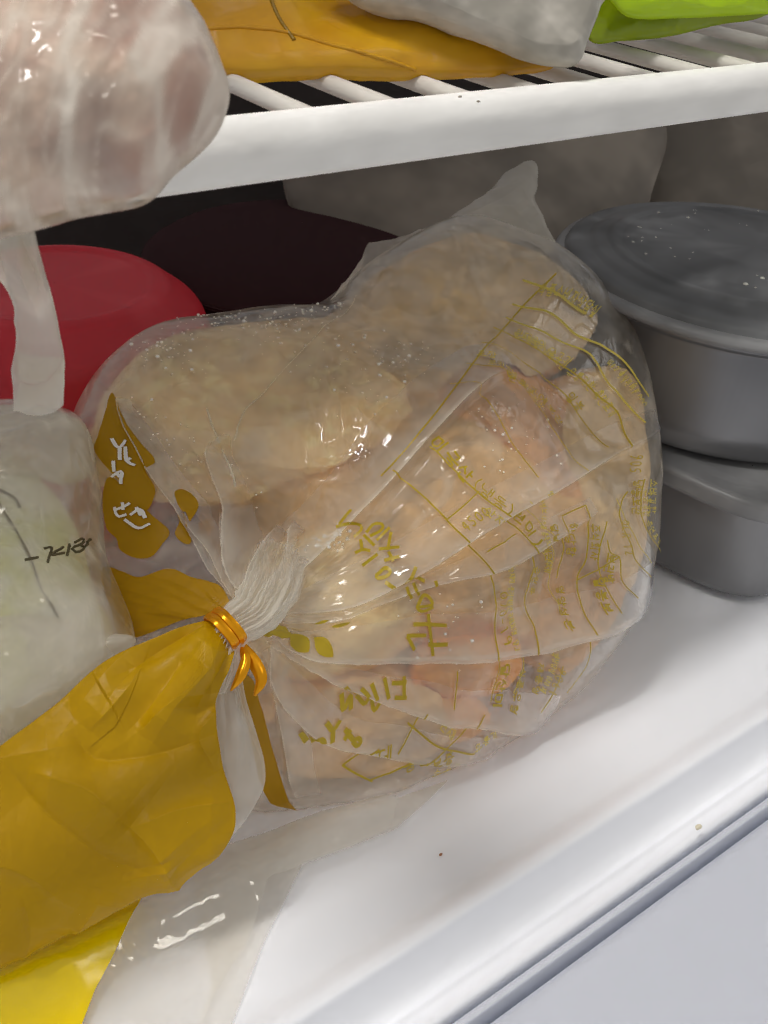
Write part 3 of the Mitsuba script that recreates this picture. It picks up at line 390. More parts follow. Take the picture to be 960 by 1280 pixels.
def leaf(c, a, ln, wd):
    t = np.linspace(-1, 1, 20); w = wd * (1 - t ** 2); e = V([math.cos(a), math.sin(a)]); n = V([-e[1], e[0]])
    return np.vstack([V(c) + np.outer(t * ln, e) + np.outer(w, n), (V(c) + np.outer(t * ln, e) - np.outer(w, n))[::-1]])
for c, a, l in zip([[-0.417,-0.436],[-0.393,-0.436],[-0.333,-0.499],[-0.256,-0.534],[-0.211,-0.477],[-0.278,-0.444]], (-.5, -.9, -.85, -.8, 0.0, .1), (6, 13, 14, 16, 10, 7)):
    add(num(BG + '__gold_leaf_print'), patch(leaf(c, a, l * PX, l * PX * (.36 if abs(a) > .3 else .25)), 0.0027, bag_at, .006), 'mat_ink')
GP = [[[-1.142,0.382],[-1.103,0.339],[-1.052,0.271],[-0.995,0.197],[-0.948,0.138],[-0.964,0.095],[-0.943,0.045],[-0.938,-0.007],[-0.946,-0.054],[-1.012,0.029],[-1.07,0.086],[-1.132,0.151],[-1.133,0.213],[-1.134,0.311]],[[-1.064,0.057],[-1.083,0.005],[-1.079,-0.063],[-1.054,-0.128],[-1.001,-0.162],[-0.974,-0.197],[-0.91,-0.219],[-0.863,-0.211],[-0.854,-0.169],[-0.862,-0.122],[-0.937,-0.058],[-1.01,0.024]],[[-0.885,0.024],[-0.868,0.039],[-0.827,-0.011],[-0.8,-0.097],[-0.788,-0.166],[-0.844,-0.13],[-0.855,-0.048]],[[-1.028,-0.268],[-0.939,-0.266],[-0.867,-0.277],[-0.795,-0.246],[-0.713,-0.266],[-0.621,-0.28],[-0.566,-0.305],[-0.539,-0.345],[-0.661,-0.384],[-0.877,-0.48],[-0.961,-0.395]],[[-0.502,-0.545],[-0.466,-0.62],[-0.399,-0.862],[-0.297,-1.174],[-0.379,-1.089],[-0.448,-0.855],[-0.491,-0.704]]]
for i, g in enumerate(GP):
    g = spline(g, 120, True) if i < 4 else V(g)
    add(num(BG + '__gold_print_panel'), patch(g, (0.0016, 0.0011, 0.0014, 0.0008, 0.0010)[i], bag_at, .006), 'gold_under')
WB = [[[-1.084,0.198],[-1.067,0.175],[-1.056,0.171],[-1.049,0.199]],[[-1.056,0.171],[-1.043,0.126]],[[-1.043,0.174],[-1.028,0.129],[-1.015,0.115],[-1.005,0.112]],[[-1.027,0.124],[-1.021,0.134]],[[-1.056,0.114],[-1.045,0.08]],[[-1.045,0.059],[-1.026,0.082],[-1.016,0.038]],[[-1.025,0.062],[-1.034,0.071]],[[-1.025,-0.052],[-1.017,-0.071],[-1.003,-0.082],[-0.985,-0.073]],[[-1.017,-0.057],[-0.999,-0.047],[-0.985,-0.033]],[[-1.003,-0.033],[-0.997,-0.054]],[[-0.981,-0.092],[-0.933,-0.117],[-0.912,-0.101]],[[-0.97,-0.071],[-0.953,-0.05],[-0.931,-0.078]],[[-0.962,-0.046],[-0.945,-0.069]]]
add(BG + '__white_brush_lettering', ribbon([spline(s, 20) for s in WB], 2.6 * PX, 0.0024, bag_at, .01), 'mat_white_print')
add(BG + '__seam_line', ribbon([spline(s, 60) for s in [[[-0.464,1.582],[-0.664,0.952],[-0.817,0.567],[-0.817,0.302]],[[-0.908,0.418],[-0.875,0.339],[-0.814,0.207],[-0.767,0.08]]]], .9 * PX, .0008, bag_at, .01), 'seam')
# frost and droplets on the film
rng = np.random.default_rng(5); sp, rr = [], []
for (a, b, c, n, s0) in [([-1.197,0.85],[-0.502,1.587],[-0.83,0.849],150,0.12),([-1.246,0.597],[-1.051,0.835],[-0.955,0.55],70,0.09),([-0.925,0.882],[0.209,1.559],[-0.159,0.634],90,0.2),([-0.43,-0.152],[-0.252,-0.067],[-0.301,-0.188],70,0.05),([0.232,0.786],[1.19,0.986],[0.826,0.13],70,0.2),([-0.056,-0.3],[0.608,-0.461],[0.34,-0.995],60,0.15),([-1.18,0.427],[-0.983,0.259],[-0.653,-0.023],60,0.1)]:
    w = rng.dirichlet([1.2, 1.2, 1.2], n); q = w @ V([a, b, c]) + rng.normal(0, s0 * .35, (n, 2)); sp.append(q); rr.append(rng.lognormal(math.log(.00030), .5, n))
sp, rr = np.vstack(sp), np.clip(np.concatenate(rr), .00012, .0009)
cen = bag_at(sp, 0.0004); it = trimesh.creation.icosphere(subdivisions=1)
fr = trimesh.util.concatenate([trimesh.Trimesh(it.vertices * r * V([1, 1, .8]) + c, it.faces, process=False) for c, r in zip(cen, rr)])
add(BG + '__frost_speck', fr, 'mat_frost'); lab(BG + '__frost_speck', 'white frost specks and droplets on the film', kind='stuff')

# ------------------------------------------------------------------ gathered neck, gold mouth of the bag and its tie
cl = spline(V([[0.1611,0.2568,0.1031],[0.1511,0.2471,0.1007],[0.1406,0.2405,0.0993],[0.1308,0.2379,0.0979],[0.1247,0.2356,0.0915],[0.1203,0.2299,0.0791]]), 60)
tt = np.gradient(cl, axis=0); tt /= np.linalg.norm(tt, axis=1, keepdims=True); aa = np.cross(tt, FWD); aa /= np.linalg.norm(aa, axis=1, keepdims=True); bb = np.cross(tt, aa)
rad = np.interp(np.linspace(0, 1, 60), [0, .25, .45, .6, .72, .85, 1], [.0100, .0088, .0078, .0066, .0058, .0052, .0018])
th = np.linspace(0, 2 * np.pi, 240, endpoint=False); pl = ridged(np.stack([np.cos(th) * 5, np.sin(th) * 5, th * 0], -1)[None] + np.linspace(0, 1.6, 60)[:, None, None] * V([.3, .2, 1.]), 4, 3)
rg = rad[:, None] * (.78 + .5 * pl)
NK = cl[:, None] + rg[..., None] * (np.cos(th)[None, :, None] * aa[:, None] + np.sin(th)[None, :, None] * bb[:, None])
m, uv = gridmesh(NK, True); add(BG + '__gathered_neck', m, 'mat_neck', uv=uv)
def mouth(L, Rr, Tt, Bb, n, m, amp, seed, bulge, fold=.0, creases=()):
    G = coons(L, Rr, Tt, Bb, n, m); N = normals_of(G); u, v = np.linspace(0, 1, n)[:, None], np.linspace(0, 1, m)[None]
    h = bulge * np.sin(np.pi * v) ** .7 * np.sin(np.pi * np.clip(u * .8 + .1, 0, 1))
    wv = v * 2.7 + 1.5 * NZ(np.stack([u * 2 + 0 * v, v * 3 + 0 * u, u * 0 + v * 0], -1), seed)
    tri = np.abs((wv % 1) - .5) * 2
    h = h + fold * tri * np.clip(u * 9, 0, 1) * np.exp(-(u / .34) ** 2)
    q = G * V([1, 1, 1.])
    crm = lambda f, sd: 1 - np.abs(2 * NZ(q * f + .8 * FB(q * f * .5, 2, sd + 3)[..., None], sd) - 1)
    h = h + amp * 1.15 * (crm(15, seed) - .6) * np.clip(u * 3, 0, 1) + amp * .25 * (crm(31, seed + 1) - .6) * np.clip(u * 3, 0, 1) + amp * .35 * (ridged(q * 17, seed, 2) - .4) * np.clip(u * 3, 0, 1) + amp * .25 * (ridged(q * 38, seed + 5, 2) - .4) * np.clip(u * 3, 0, 1) + amp * .10 * (FB(q * 160, 3, seed) - .5)
    if len(creases):
        rt = np.cross(FWD, UP); pq = np.stack([G @ rt, G @ UP], -1).reshape(-1, 2); h = h + 0 * G[..., 0]
        for pts, ht, w1, w2 in creases:
            c = V(pts); s, sg, t = seg_dist(pq, spline(np.stack([c @ rt, c @ UP], 1), 14)); tp = np.clip(t * 5, 0, 1) * np.clip((1 - t) * 5, 0, 1)
            h = h + (ht * tp * np.where(sg > 0, np.exp(-s / w1), np.exp(-s / w2))).reshape(h.shape)
    return gridmesh(G + N * h[..., None])
m, uv = mouth(V([[0.1252,0.2447,0.0987],[0.108,0.2479,0.0971],[0.0886,0.2505,0.0928],[0.0676,0.2491,0.0823],[0.0344,0.251,0.0645]]), V([[0.1301,0.2345,0.0952],[0.1174,0.229,0.0807],[0.1118,0.214,0.0655],[0.1099,0.2012,0.0544],[0.1043,0.197,0.0462],[0.0919,0.2001,0.0366]]), V([[0.1252,0.2447,0.0987],[0.1269,0.2377,0.0995],[0.1301,0.2345,0.0952]]),
    V([[0.0344,0.251,0.0645],[0.0187,0.2321,0.0426],[0.0211,0.2164,0.0198],[0.0405,0.2116,0.0234],[0.0582,0.2074,0.0279],[0.0764,0.2033,0.0329],[0.0919,0.2001,0.0366]]), 300, 300, .0030, 11, .0050, .0048, [([[0.1145,0.2395,0.0989],[0.1054,0.2367,0.0873],[0.0922,0.2366,0.075],[0.0871,0.2385,0.0724]],-0.0022,0.008,0.014),([[0.1222,0.2357,0.1017],[0.1165,0.2323,0.0926],[0.1113,0.2257,0.0803]],0.0036,0.008,0.008),([[0.1191,0.2387,0.1023],[0.1081,0.2413,0.0951],[0.09,0.2485,0.0864]],-0.0026,0.006,0.01),([[0.1201,0.2353,0.0993],[0.1122,0.2336,0.0901],[0.1015,0.2339,0.0805],[0.0932,0.234,0.0729]],0.004,0.01,0.003),([[0.103,0.2442,0.0936],[0.0934,0.2437,0.0841],[0.0812,0.2442,0.0734]],0.003,0.003,0.012),([[0.0784,0.2438,0.0704],[0.0684,0.2489,0.0669],[0.0568,0.2556,0.0638],[0.0422,0.2625,0.0582]],0.0036,0.007,0.016),([[0.0769,0.2474,0.073],[0.0811,0.2377,0.0658],[0.0959,0.2271,0.0675],[0.1131,0.2182,0.0733]],-0.0035,0.01,0.004),([[0.059,0.254,0.064],[0.0658,0.2367,0.0505],[0.0757,0.2193,0.0399],[0.088,0.2065,0.0367]],-0.004,0.005,0.016),([[0.0814,0.2246,0.0512],[0.0862,0.2159,0.0458],[0.0894,0.2066,0.0381]],0.004,0.012,0.003),([[0.0886,0.2095,0.0406],[0.0885,0.202,0.032]],0.003,0.003,0.008),([[0.1165,0.2229,0.0818],[0.1073,0.2221,0.0724],[0.109,0.2124,0.0628]],0.003,0.01,0.003),([[0.0835,0.2208,0.0488],[0.0974,0.2138,0.0536],[0.1106,0.2046,0.0554]],0.003,0.004,0.012),([[0.0403,0.2488,0.0408],[0.0539,0.235,0.0377],[0.063,0.2189,0.0276]],0.003,0.012,0.004),([[0.0647,0.2479,0.0623],[0.0743,0.2379,0.0599],[0.0818,0.2243,0.0512]],0.003,0.004,0.01),([[0.0577,0.2152,0.0186],[0.0674,0.2157,0.028],[0.0711,0.2167,0.0326]],0.0025,0.003,0.008),([[0.0424,0.2209,0.0108],[0.0506,0.2242,0.0223],[0.0524,0.2324,0.0332]],0.0025,0.003,0.008)])
add(BG + '__gold_mouth', m, 'mat_gold'); lab(BG + '__gold_mouth', 'crumpled golden mouth of the bag flaring out below the tie')
m, uv = mouth(V([[0.128,0.2398,0.0922],[0.1197,0.2323,0.076],[0.1112,0.2177,0.0584],[0.1029,0.2067,0.0418],[0.0904,0.2052,0.0303]]), V([[0.1322,0.2362,0.0885],[0.1293,0.2292,0.0742],[0.1277,0.2123,0.0534],[0.1184,0.2064,0.0434],[0.099,0.2043,0.0301]]), V([[0.128,0.2398,0.0922],[0.1322,0.2362,0.0885]]), V([[0.0904,0.2052,0.0303],[0.099,0.2043,0.0301]]), 140, 60, .003, 21, .003, .003)
add(BG + '__clear_mouth', m, 'mat_mouth_clear'); 
# loose film standing up behind the bag
m, uv = mouth(V([[0.2586,0.3632,0.1425],[0.2769,0.3802,0.1487],[0.297,0.3855,0.1556]]), V([[0.3717,0.3417,0.157],[0.3713,0.3534,0.1647],[0.3681,0.3637,0.1682]]), V([[0.2586,0.3632,0.1425],[0.2865,0.3668,0.1458],[0.3252,0.367,0.1552],[0.3577,0.357,0.1615],[0.3717,0.3417,0.157]]), V([[0.2627,0.3693,0.1445],[0.2921,0.392,0.1531],[0.324,0.392,0.1596],[0.3468,0.3888,0.1664],[0.3663,0.388,0.1764],[0.3806,0.3869,0.1849],[0.3906,0.3813,0.1877],[0.3792,0.37,0.175],[0.3759,0.3472,0.1619]]), 90, 200, .0095, 31, .004)
add(BG + '__loose_film', m, 'mat_mouth_clear')
TI = 'twist_tie'; lab(TI, 'shiny golden twist tie wound around the neck of the printed food bag', 'twist tie')
kc, ax = V([0.1278,0.2387,0.0979]), V([0.1398,0.2391,0.1006]) - V([0.1211,0.2372,0.0953]); ax /= np.linalg.norm(ax)
e1 = np.cross(ax, UP); e1 /= np.linalg.norm(e1); e2 = np.cross(ax, e1); th = np.linspace(0, 2 * np.pi, 120, endpoint=False)
for k in (-1, 1):
    sec = V([(-.00166, -.0003), (-.0015, .0003), (-.0005, .0004), (0, .0007), (.0005, .0004), (.0015, .0003), (.00166, -.0003), (0, -.0005)])
    rr_ = .0078 + .0006 * np.cos(2 * th) + .0003 * np.sin(5 * th)
    G = kc + ax * .00165 * k + np.stack([(rr_[:, None] + sec[None, :, 1])[..., None] * (np.cos(th)[:, None, None] * e1 + np.sin(th)[:, None, None] * e2) + (sec[None, :, 0] + .0003 * np.sin(th * 2)[:, None])[..., None] * ax])[0]
    G = np.concatenate([G, G[:1]]); add(num(TI + '__band'), gridmesh(G, True)[0], 'mat_tie', 40)
for pts, w in (([[0.1305,0.2331,0.094],[0.1292,0.2276,0.0918],[0.1256,0.2246,0.0886],[0.1218,0.2247,0.0834]], .0019), ([[0.1313,0.2334,0.0933],[0.1322,0.2263,0.0895],[0.132,0.2217,0.0859],[0.1286,0.2203,0.0812]], .0024)):
    c = spline(V(pts), 40); t = np.gradient(c, axis=0); t /= np.linalg.norm(t, axis=1, keepdims=True); s = np.cross(t, FWD); s /= np.linalg.norm(s, axis=1, keepdims=True); nn = np.cross(s, t)
    u = np.linspace(-1, 1, 9); wd = w * np.sin(np.pi * np.clip(np.linspace(.12, .97, 40), 0, 1)) ** .7
    G = c[:, None] + wd[:, None, None] * u[None, :, None] * s[:, None] + (.0011 * (u ** 2))[None, :, None] * nn[:, None]
    add(num(TI + '__tail'), gridmesh(G)[0], 'mat_tie')
# ------------------------------------------------------------------ flat bag lying under the gold mouth
FLB = 'flat_plastic_bag'; lab(FLB, 'flat clear plastic bag with a glossy yellow end lying on the freezer floor', 'bag')
def sheet(poly, h, z0, seed, amp, step=.0025):
    p = V(poly)
    def place(q, off):
        w = ridged(np.concatenate([q * V([26, 40]), q[:, :1] * 0], 1), seed, 3)
        return np.concatenate([q, (z0 + off + amp * w)[:, None] + (h(q)[:, None] if h else 0)], 1)
    return patch(p[:, :2], 0.0, place, step)
yc = V([0.0522,0.21,-0.0])[:2]
def hump(q):
    d = V([0.0858,0.2233,0.0])[:2] - V([0.0322,0.227,0.0])[:2]; d /= np.linalg.norm(d); n = V([-d[1], d[0]]); s = (q - yc) @ n
    return .009 * np.exp(-((s - .002) / .012) ** 2)
YP, CP_ = [[0.0159,0.226,0.0],[0.0327,0.2285,0.0],[0.0486,0.2258,0.0],[0.0688,0.2247,0.0],[0.0858,0.2233,0.0],[0.0782,0.2146,0.0],[0.0657,0.2045,0.0],[0.0537,0.1969,0.0],[0.042,0.1855,0.0],[0.01,0.2073,0.0]], [[0.0858,0.2233,0.0],[0.1043,0.2255,0.0],[0.1234,0.2228,0.0],[0.1554,0.2153,0.0],[0.1768,0.2069,0.0],[0.1831,0.2018,0.0],[0.1747,0.1943,0.0],[0.1567,0.1951,0.0],[0.1221,0.1999,0.0],[0.1063,0.1862,0.0],[0.0842,0.1729,0.0],[0.0702,0.1631,0.0],[0.042,0.1855,0.0],[0.0537,0.1969,0.0],[0.0657,0.2045,0.0],[0.0782,0.2146,0.0]]
add(FLB + '__yellow_panel', sheet(YP, hump, .0035, 3, .0012), 'mat_yellow')
add(FLB + '__clear_panel', sheet(CP_, hump, .0030, 8, .0026), 'mat_sheet')
CP2 = [[0.1043,0.2255,0.0],[0.1334,0.2216,0.0],[0.1645,0.2174,0.0],[0.1899,0.208,0.0],[0.2124,0.2044,0.0],[0.2009,0.2008,-0.0],[0.1789,0.1962,0.0],[0.1595,0.199,0.0],[0.1404,0.2037,0.0],[0.1106,0.1834,0.0],[0.0809,0.1589,0.0],[0.0702,0.1631,0.0],[0.0869,0.1779,0.0],[0.0964,0.2043,-0.0]]
add(FLB + '__clear_panel_001', sheet(CP2, None, .0014, 18, .0016), 'mat_sheet')
# ------------------------------------------------------------------ bag of pale produce at the left
PB = 'produce_bag'; lab(PB, 'thin translucent white bag of pale green produce beside the printed food bag', 'bag')
pbm = pillow(V([[0.0612,0.3918,0.1255],[0.0969,0.3781,0.1253],[0.1186,0.3669,0.1237],[0.1279,0.3505,0.1225],[0.1227,0.3288,0.1107],[0.1137,0.3058,0.0938],[0.1086,0.2733,0.0839],[0.098,0.2557,0.0719],[0.0668,0.2542,0.0591],[0.0351,0.2627,0.0465],[0.0196,0.3038,0.0577]]), .042, .003, 30, 7, streak=([.3, .5, 1], .35), crumple=.0050, cf=22)
add(PB + '__film', pbm, 'mat_thin_bag')
add(PB + '__fold', pillow(V([[0.0522,0.2939,0.0908],[0.0669,0.2865,0.0961],[0.0806,0.2778,0.097],[0.0947,0.2644,0.0931],[0.1031,0.2572,0.0908],[0.0867,0.2551,0.082],[0.0643,0.2576,0.073],[0.0432,0.2613,0.0666],[0.0414,0.2821,0.0797]]), .010, .003, 45, 17, crumple=.0050, cf=34), 'mat_mouth_clear')
PR = 'pale_produce'; lab(PR, 'pale yellow green vegetable with a dark seam inside the white bag', 'vegetable')
pm = pillow(V([[0.0606,0.3919,0.1073],[0.0936,0.3752,0.1099],[0.1073,0.3528,0.1024],[0.1114,0.3291,0.0917],[0.1072,0.3048,0.0777],[0.1046,0.2843,0.0698],[0.0752,0.2757,0.0594],[0.0404,0.2787,0.0482],[0.0317,0.3334,0.0671]]), .030, .003, 20, 9)
add(PR, pm, 'mat_produce')
def drop_on(mesh, off):
    """lays 3D lines onto the front of a mesh"""
    from scipy.spatial import cKDTree
    rt = np.cross(FWD, UP); v = V(mesh.vertices); k = cKDTree(np.stack([v @ rt, v @ UP], 1)); dep = v @ FWD
    def f(p):
        d, i = k.query(np.stack([p @ rt, p @ UP], 1), 10); z = dep[i]; w = (z < z.min(1, keepdims=True) + .004) / (d + 1e-5)
        return p + (((w * z).sum(1) / w.sum(1)) - off - p @ FWD)[:, None] * FWD
    return f
prm = trimesh.Trimesh(pm.vertices, pm.faces, process=False)
lay = drop_on(prm, .0010)
add(PR + '__dark_seam', tube(lay(spline(V([[0.0857,0.3404,0.1163],[0.0869,0.3308,0.1099],[0.0888,0.3204,0.1034],[0.0896,0.3105,0.0964],[0.0899,0.3021,0.0907],[0.0908,0.2937,0.0855],[0.0905,0.2855,0.0794]]), 60)), 0.00028 * (1 + .8 * np.sin(np.linspace(0, 17, 60)) ** 2), 6), 'mat_dark_seam')
add(PR + '__dark_seam_001', tube(lay(spline(V([[0.0874,0.3356,0.1142],[0.0901,0.3304,0.1126],[0.0908,0.3264,0.1104]]), 20)), .0005, 6), 'mat_dark_seam')
lay = drop_on(pbm, .0006)
hw = [lay(spline(V(s), 16)) for s in [[[0.0827,0.2892,0.1137],[0.0855,0.2876,0.1145]],[[0.0867,0.2887,0.1169],[0.0882,0.2876,0.117],[0.0874,0.285,0.1133]],[[0.0901,0.2863,0.1173],[0.0883,0.286,0.1153],[0.0904,0.2848,0.1158]],[[0.0913,0.2861,0.1181],[0.091,0.2837,0.1151]],[[0.0922,0.2857,0.1186],[0.0936,0.2857,0.1198],[0.0934,0.2845,0.1183],[0.0917,0.2848,0.1171],[0.0928,0.283,0.116],[0.0938,0.2833,0.1172],[0.0929,0.2846,0.1179]],[[0.0946,0.2846,0.1195],[0.0939,0.2835,0.1176]]]]
add(PB + '__handwriting', trimesh.util.concatenate([tube(h, .00050, 5) for h in hw]), 'mat_ballpoint')
add(PB + '__fold_001', pillow(V([[0.0797,0.3792,0.1319],[0.1006,0.3688,0.1288],[0.1173,0.3626,0.1265],[0.1262,0.3477,0.1248],[0.1224,0.3313,0.1168],[0.1122,0.3293,0.1139],[0.1004,0.338,0.1183],[0.084,0.3448,0.1144],[0.0648,0.3526,0.1091]]), .012, .002, 45, 27, crumple=.004, cf=26), 'mat_handle')
# ------------------------------------------------------------------ bag of meat at the upper left, overhanging the wire shelf
MB = 'meat_bag'; lab(MB, 'cloudy plastic bag of pinkish meat hanging over the wire shelf rail', 'bag')
MO = V([[0.0592,0.2345,0.3087],[0.0855,0.2244,0.3126],[0.1001,0.2101,0.3046],[0.1058,0.2014,0.2964],[0.1071,0.195,0.2885],[0.1059,0.1901,0.2836],[0.1005,0.1867,0.2782],[0.0918,0.186,0.2728],[0.0841,0.1848,0.2679],[0.0713,0.1898,0.2653],[0.0579,0.1934,0.2624],[0.0405,0.1995,0.2603]])
add(MB + '__film', pillow(MO, .020, .0025, 75, 5, streak=([.53, .27, .8], .22), crumple=.0022, cf=55), 'mat_meat_film')
mo = MO.mean(0) + (MO - MO.mean(0)) * .90
add('frozen_meat', pillow(mo, .0155, .003, 60, 12), 'mat_meat'); lab('frozen_meat', 'lump of pinkish grey meat inside the cloudy bag at the upper left', 'meat')
m, uv = mouth(V([[0.0575,0.2073,0.2583],[0.0653,0.221,0.2456],[0.0705,0.2299,0.2338],[0.0718,0.2338,0.2218],[0.0697,0.2341,0.2113],[0.0667,0.2305,0.2043]]), V([[0.0672,0.2019,0.2611],[0.073,0.2153,0.2462],[0.0771,0.2236,0.2329],[0.079,0.2284,0.2224],[0.0791,0.2274,0.2159],[0.0762,0.2244,0.2062]]), V([[0.0575,0.2073,0.2583],[0.0672,0.2019,0.2611]]), V([[0.0667,0.2305,0.2043],[0.0705,0.2244,0.2044],[0.0762,0.2244,0.2062]]), 160, 60, .0050, 41, .004, .007)
add(MB + '__handle_strip', m, 'mat_handle')
add(MB + '__handle_strip_001', mouth(V([[0.0695,0.2316,0.2189],[0.0678,0.2285,0.212],[0.0655,0.2279,0.2056]]), V([[0.0781,0.2242,0.2184],[0.0769,0.2218,0.2128],[0.075,0.2216,0.2072]]), V([[0.0695,0.2316,0.2189],[0.0781,0.2242,0.2184]]), V([[0.0655,0.2279,0.2056],[0.075,0.2216,0.2072]]), 60, 50, .002, 47, .002)[0], 'mat_handle')
# ------------------------------------------------------------------ packs on the wire shelf
GPK = 'gold_food_pack'; lab(GPK, 'golden yellow food pack lying on the wire shelf with a green leaf print', 'food pack')
gpm = pillow(V([[0.1521,0.3014,0.288],[0.1495,0.29,0.2762],[0.1509,0.2823,0.2704],[0.1581,0.2774,0.2679],[0.1805,0.2693,0.2688],[0.1994,0.263,0.2685],[0.2197,0.257,0.2679],[0.2454,0.252,0.2683],[0.2621,0.2524,0.2701],[0.2608,0.2701,0.2748],[0.247,0.2923,0.2803],[0.2165,0.3253,0.2932]]), .008, .001, 40, 6, crumple=.0022, cf=30)
add(GPK + '__pouch', gpm, 'mat_gold_pack')
gpl = trimesh.Trimesh(gpm.vertices, gpm.faces, process=False); gl = drop_on(gpl, .0001)
add(GPK + '__seal_edge', tube(gl(spline(V([[0.1467,0.2911,0.2855],[0.147,0.2867,0.2808],[0.1611,0.2825,0.2802],[0.1745,0.2778,0.2783],[0.1874,0.2714,0.274],[0.2083,0.2588,0.2701]]), 80)), .0006, 6), 'mat_gold_pack')
add(GPK + '__leaf_print', tube(gl(spline(V([[0.1708,0.2825,0.2891],[0.171,0.2784,0.2847],[0.1727,0.2723,0.2793]]), 40)), .0006, 8), 'mat_green_print')
add('white_food_pack', pillow(V([[0.1926,0.2809,0.2986],[0.1936,0.273,0.287],[0.2096,0.2625,0.2845],[0.2251,0.2503,0.2796],[0.2374,0.2395,0.2751],[0.2462,0.2343,0.2738],[0.251,0.2327,0.2745],[0.2574,0.2361,0.2809],[0.2641,0.2399,0.2879],[0.274,0.2473,0.3001]]), .009, .001, 45, 16, crumple=.003, cf=28), 'mat_white_pack'); lab('white_food_pack', 'greyish white translucent pack lying over the golden pack on the wire shelf', 'food pack')
LB = 'lime_green_bag'; lab(LB, 'bright lime green plastic bag at the upper right of the wire shelf', 'bag')
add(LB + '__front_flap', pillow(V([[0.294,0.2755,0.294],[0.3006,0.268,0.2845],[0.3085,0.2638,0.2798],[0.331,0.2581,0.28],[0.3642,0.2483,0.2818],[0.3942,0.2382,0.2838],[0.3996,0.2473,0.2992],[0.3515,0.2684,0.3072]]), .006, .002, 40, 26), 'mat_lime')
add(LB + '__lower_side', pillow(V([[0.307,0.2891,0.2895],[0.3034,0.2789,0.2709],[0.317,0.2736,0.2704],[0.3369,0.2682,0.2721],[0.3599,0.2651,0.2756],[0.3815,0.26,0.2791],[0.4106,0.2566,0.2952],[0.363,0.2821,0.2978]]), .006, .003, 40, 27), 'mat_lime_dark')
# ------------------------------------------------------------------ red container, dark bowl
RC = 'red_container'; lab(RC, 'round red plastic container with domed lid at the back left', 'container')
rc = V([0.172,0.4949,0.1149]) * V([1, 1, 0])
add(RC + '__lid', revolve(fillet([(.0005, .123), (.046, .1225), (.050, .1245), (.057, .1225), (.075, .108), (.081, .088), (.0815, .080), (.0845, .0785), (.0845, .0745), (.0815, .0735), (.081, .070)], .006, 8), rc, 160), 'mat_red', 50)
add(RC + '__body', revolve(fillet([(.081, .069), (.0825, .067), (.0825, .063), (.078, .0615), (.079, .056), (.077, .054), (.070, .006), (.064, .0015), (.0005, .0015)], .003, 5), rc, 160), 'mat_red', 50)
MC = V([0.3364,0.5161,0.0602]) * V([1, 1, 0])
add('maroon_bowl__wall', revolve(fillet([(.0005, .012), (.05, .006), (.07, .004), (.088, .05), (.096, .100), (.098, .103), (.092, .103), (.084, .055), (.066, .012), (.0005, .012)], .006, 5), MC, 120), 'mat_maroon', 50)
add('maroon_bowl__lid', revolve(fillet([(.0005, .124), (.030, .123), (.060, .119), (.085, .111), (.096, .104), (.0975, .101)], .02, 8), MC, 120), 'mat_maroon', 50)
lab('maroon_bowl', 'dark maroon lidded bowl in the shadow behind the printed food bag', 'bowl')
add('black_bag', pillow(V([[0.2219,0.8066,0.1435],[0.3606,0.7514,0.1734],[0.4857,0.7035,0.1814],[0.6501,0.6271,0.1932],[0.8223,0.5225,0.1978],[0.8091,0.4493,0.1021],[0.6496,0.5017,0.0496],[0.4489,0.572,0.015],[0.3464,0.612,0.0011],[0.181,0.7152,0.0013]]), .03, .006, 20, 61), 'mat_black'); lab('black_bag', 'black bag filling the dark back of the compartment', 'bag')
# ------------------------------------------------------------------ frosted bags at the back right
BBG = 'frosted bags at the back'
add('frosted_bag', pillow(V([[0.3615,0.5734,0.149],[0.4235,0.5551,0.1677],[0.5055,0.515,0.1802],[0.5751,0.4805,0.1875],[0.5863,0.4553,0.169],[0.5631,0.4378,0.1365],[0.5224,0.4161,0.1007],[0.4394,0.4285,0.0735],[0.3756,0.4792,0.0721],[0.3507,0.5356,0.1046]]), .035, .002, 18, 51, crumple=.003, cf=9), 'mat_back_bag'); lab('frosted_bag', 'grey brown frosted bag behind the top of the printed food bag', 'bag')
add('frosted_bag_001', pillow(V([[0.6131,0.4978,0.1535],[0.64,0.4982,0.1789],[0.6991,0.4759,0.1905],[0.7657,0.44,0.1935],[0.7217,0.3771,0.0986],[0.6327,0.4185,0.0812],[0.5936,0.4575,0.0983]]), .03, .002, 18, 52, crumple=.003, cf=9), 'mat_back_bag'); lab('frosted_bag_001', 'grey frosted bag at the right behind the round pot lid', 'bag')
# ------------------------------------------------------------------ pots at the right
PO = 'round_pot'; lab(PO, 'round grey pot with dark frosted lid standing on the square grey box', 'pot')
pc = V([.4859, .3032, 0])
add(PO + '__body', revolve(fillet([(.0005, .0715), (.084, .0715), (.0905, .075), (.0935, .086), (.0950, .134), (.0975, .1355), (.0975, .138)], .004, 5), pc, 160), 'mat_pot', 50)
add(PO + '__lid_rim', revolve(fillet([(.098, .1385), (.1035, .139), (.1055, .1415), (.1035, .1445), (.0985, .145)], .0015, 4), pc, 160), 'mat_lid_rim', 50)
add(PO + '__lid', revolve(fillet([(.100, .1448), (.0985, .148), (.094, .1495), (.088, .149), (.084, .1510), (.078, .1514), (.0755, .1530), (.0725, .1530), (.070, .1520), (.06, .1535), (.03, .155), (.0005, .1555)], .004, 5), pc, 160), 'mat_lid', 50)
rng = np.random.default_rng(8); n = 45; a, r = rng.uniform(0, 6.28, n), .094 * np.sqrt(rng.uniform(.05, .85, n)); it = trimesh.creation.icosphere(subdivisions=1)
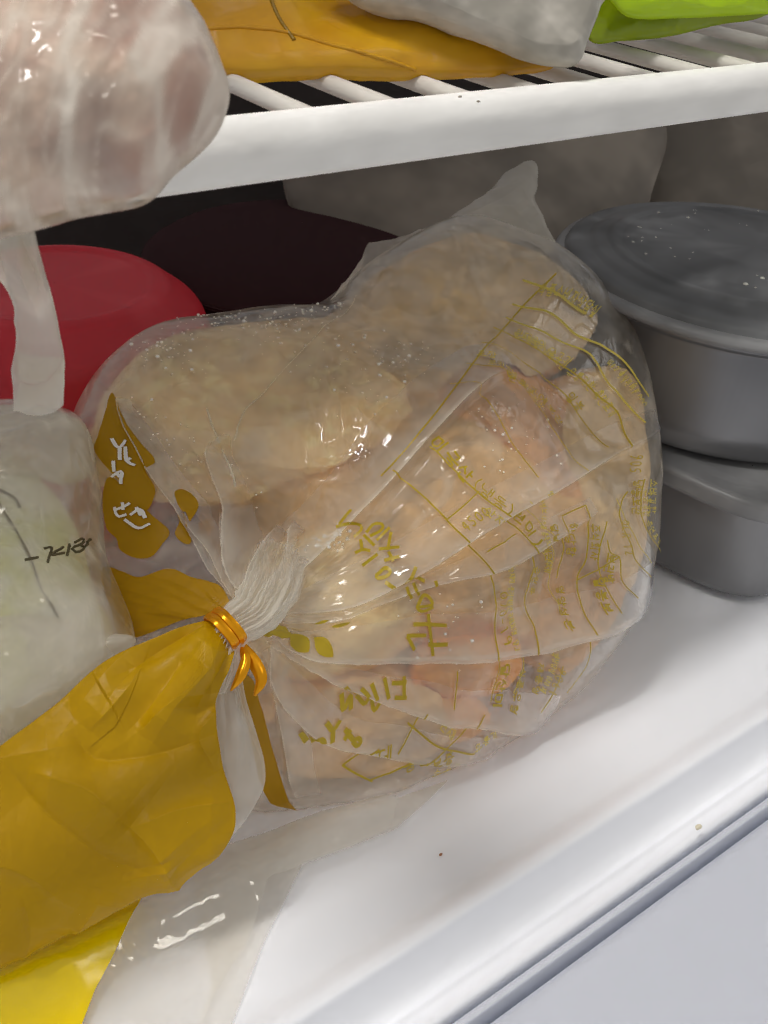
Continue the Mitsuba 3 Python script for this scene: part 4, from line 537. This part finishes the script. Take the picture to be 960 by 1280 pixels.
zz = np.interp(r, [0, .03, .06, .084, .094], [.1556, .155, .1535, .151, .1496])
add(PO + '__water_droplet', trimesh.util.concatenate([trimesh.Trimesh(it.vertices * s * V([1, 1, .5]) + pc + V([x * math.cos(t), x * math.sin(t), z]), it.faces, process=False) for x, t, z, s in zip(r, a, zz, np.clip(rng.lognormal(math.log(.0005), .5, n), .0002, .0014))]), 'mat_frost'); lab(PO + '__water_droplet', 'pale frozen droplets scattered on the lid', kind='stuff')
BX = 'square_box'; lab(BX, 'square grey food box with lid standing on the floor under the round pot', 'food box')
bc = pc + V([.002, -.002, 0]); kw = dict(sides=240, squirc=5.0, rot=.15)
add(BX + '__body', revolve(fillet([(.0005, .0015), (.084, .0015), (.0910, .0055), (.0930, .056), (.0955, .0575), (.0955, .0595)], .004, 5), bc, **kw), 'mat_pot', 50)
add(BX + '__lid', revolve(fillet([(.0970, .0575), (.0985, .0595), (.0985, .0665), (.096, .0685), (.088, .0688), (.084, .0700), (.0005, .0705)], .002, 5), bc, **kw), 'mat_lid_rim', 50)
for px in [[0.203,0.2233,0.2686],[0.1963,0.2236,0.2703]]:
    s_ = trimesh.creation.icosphere(subdivisions=2); v = V(s_.vertices); add(num(SH + '__chipped_spot'), trimesh.Trimesh(v * V([.0007, .0002, .00028]) * (1 + .6 * (NZ(v * 2 + px[0] * 50) - .5))[:, None] + V(px), s_.faces, process=False), 'chip')
# ------------------------------------------------------------------ crumbs
for k, (p, s, mt, t) in enumerate((([0.1868,0.1777,0.0006], .0006, 'mat_crumb', 'tiny brown crumb on the white floor below the printed food bag'), ([0.2859,0.1306,-0.002], .0013, 'mat_crumb_pale', 'small pale crumb caught in the groove of the front lip'))):
    s_ = trimesh.creation.icosphere(subdivisions=2); v = V(s_.vertices) * (1 + .8 * (FB(s_.vertices * 2 + k, 3, 3) - .5)[:, None]) * V([1.2, .8, .8]) * s
    key = 'crumb' if k == 0 else 'crumb_001'; add(key, trimesh.Trimesh(v + V(p), s_.faces, process=False), mt); lab(key, t, 'crumb')
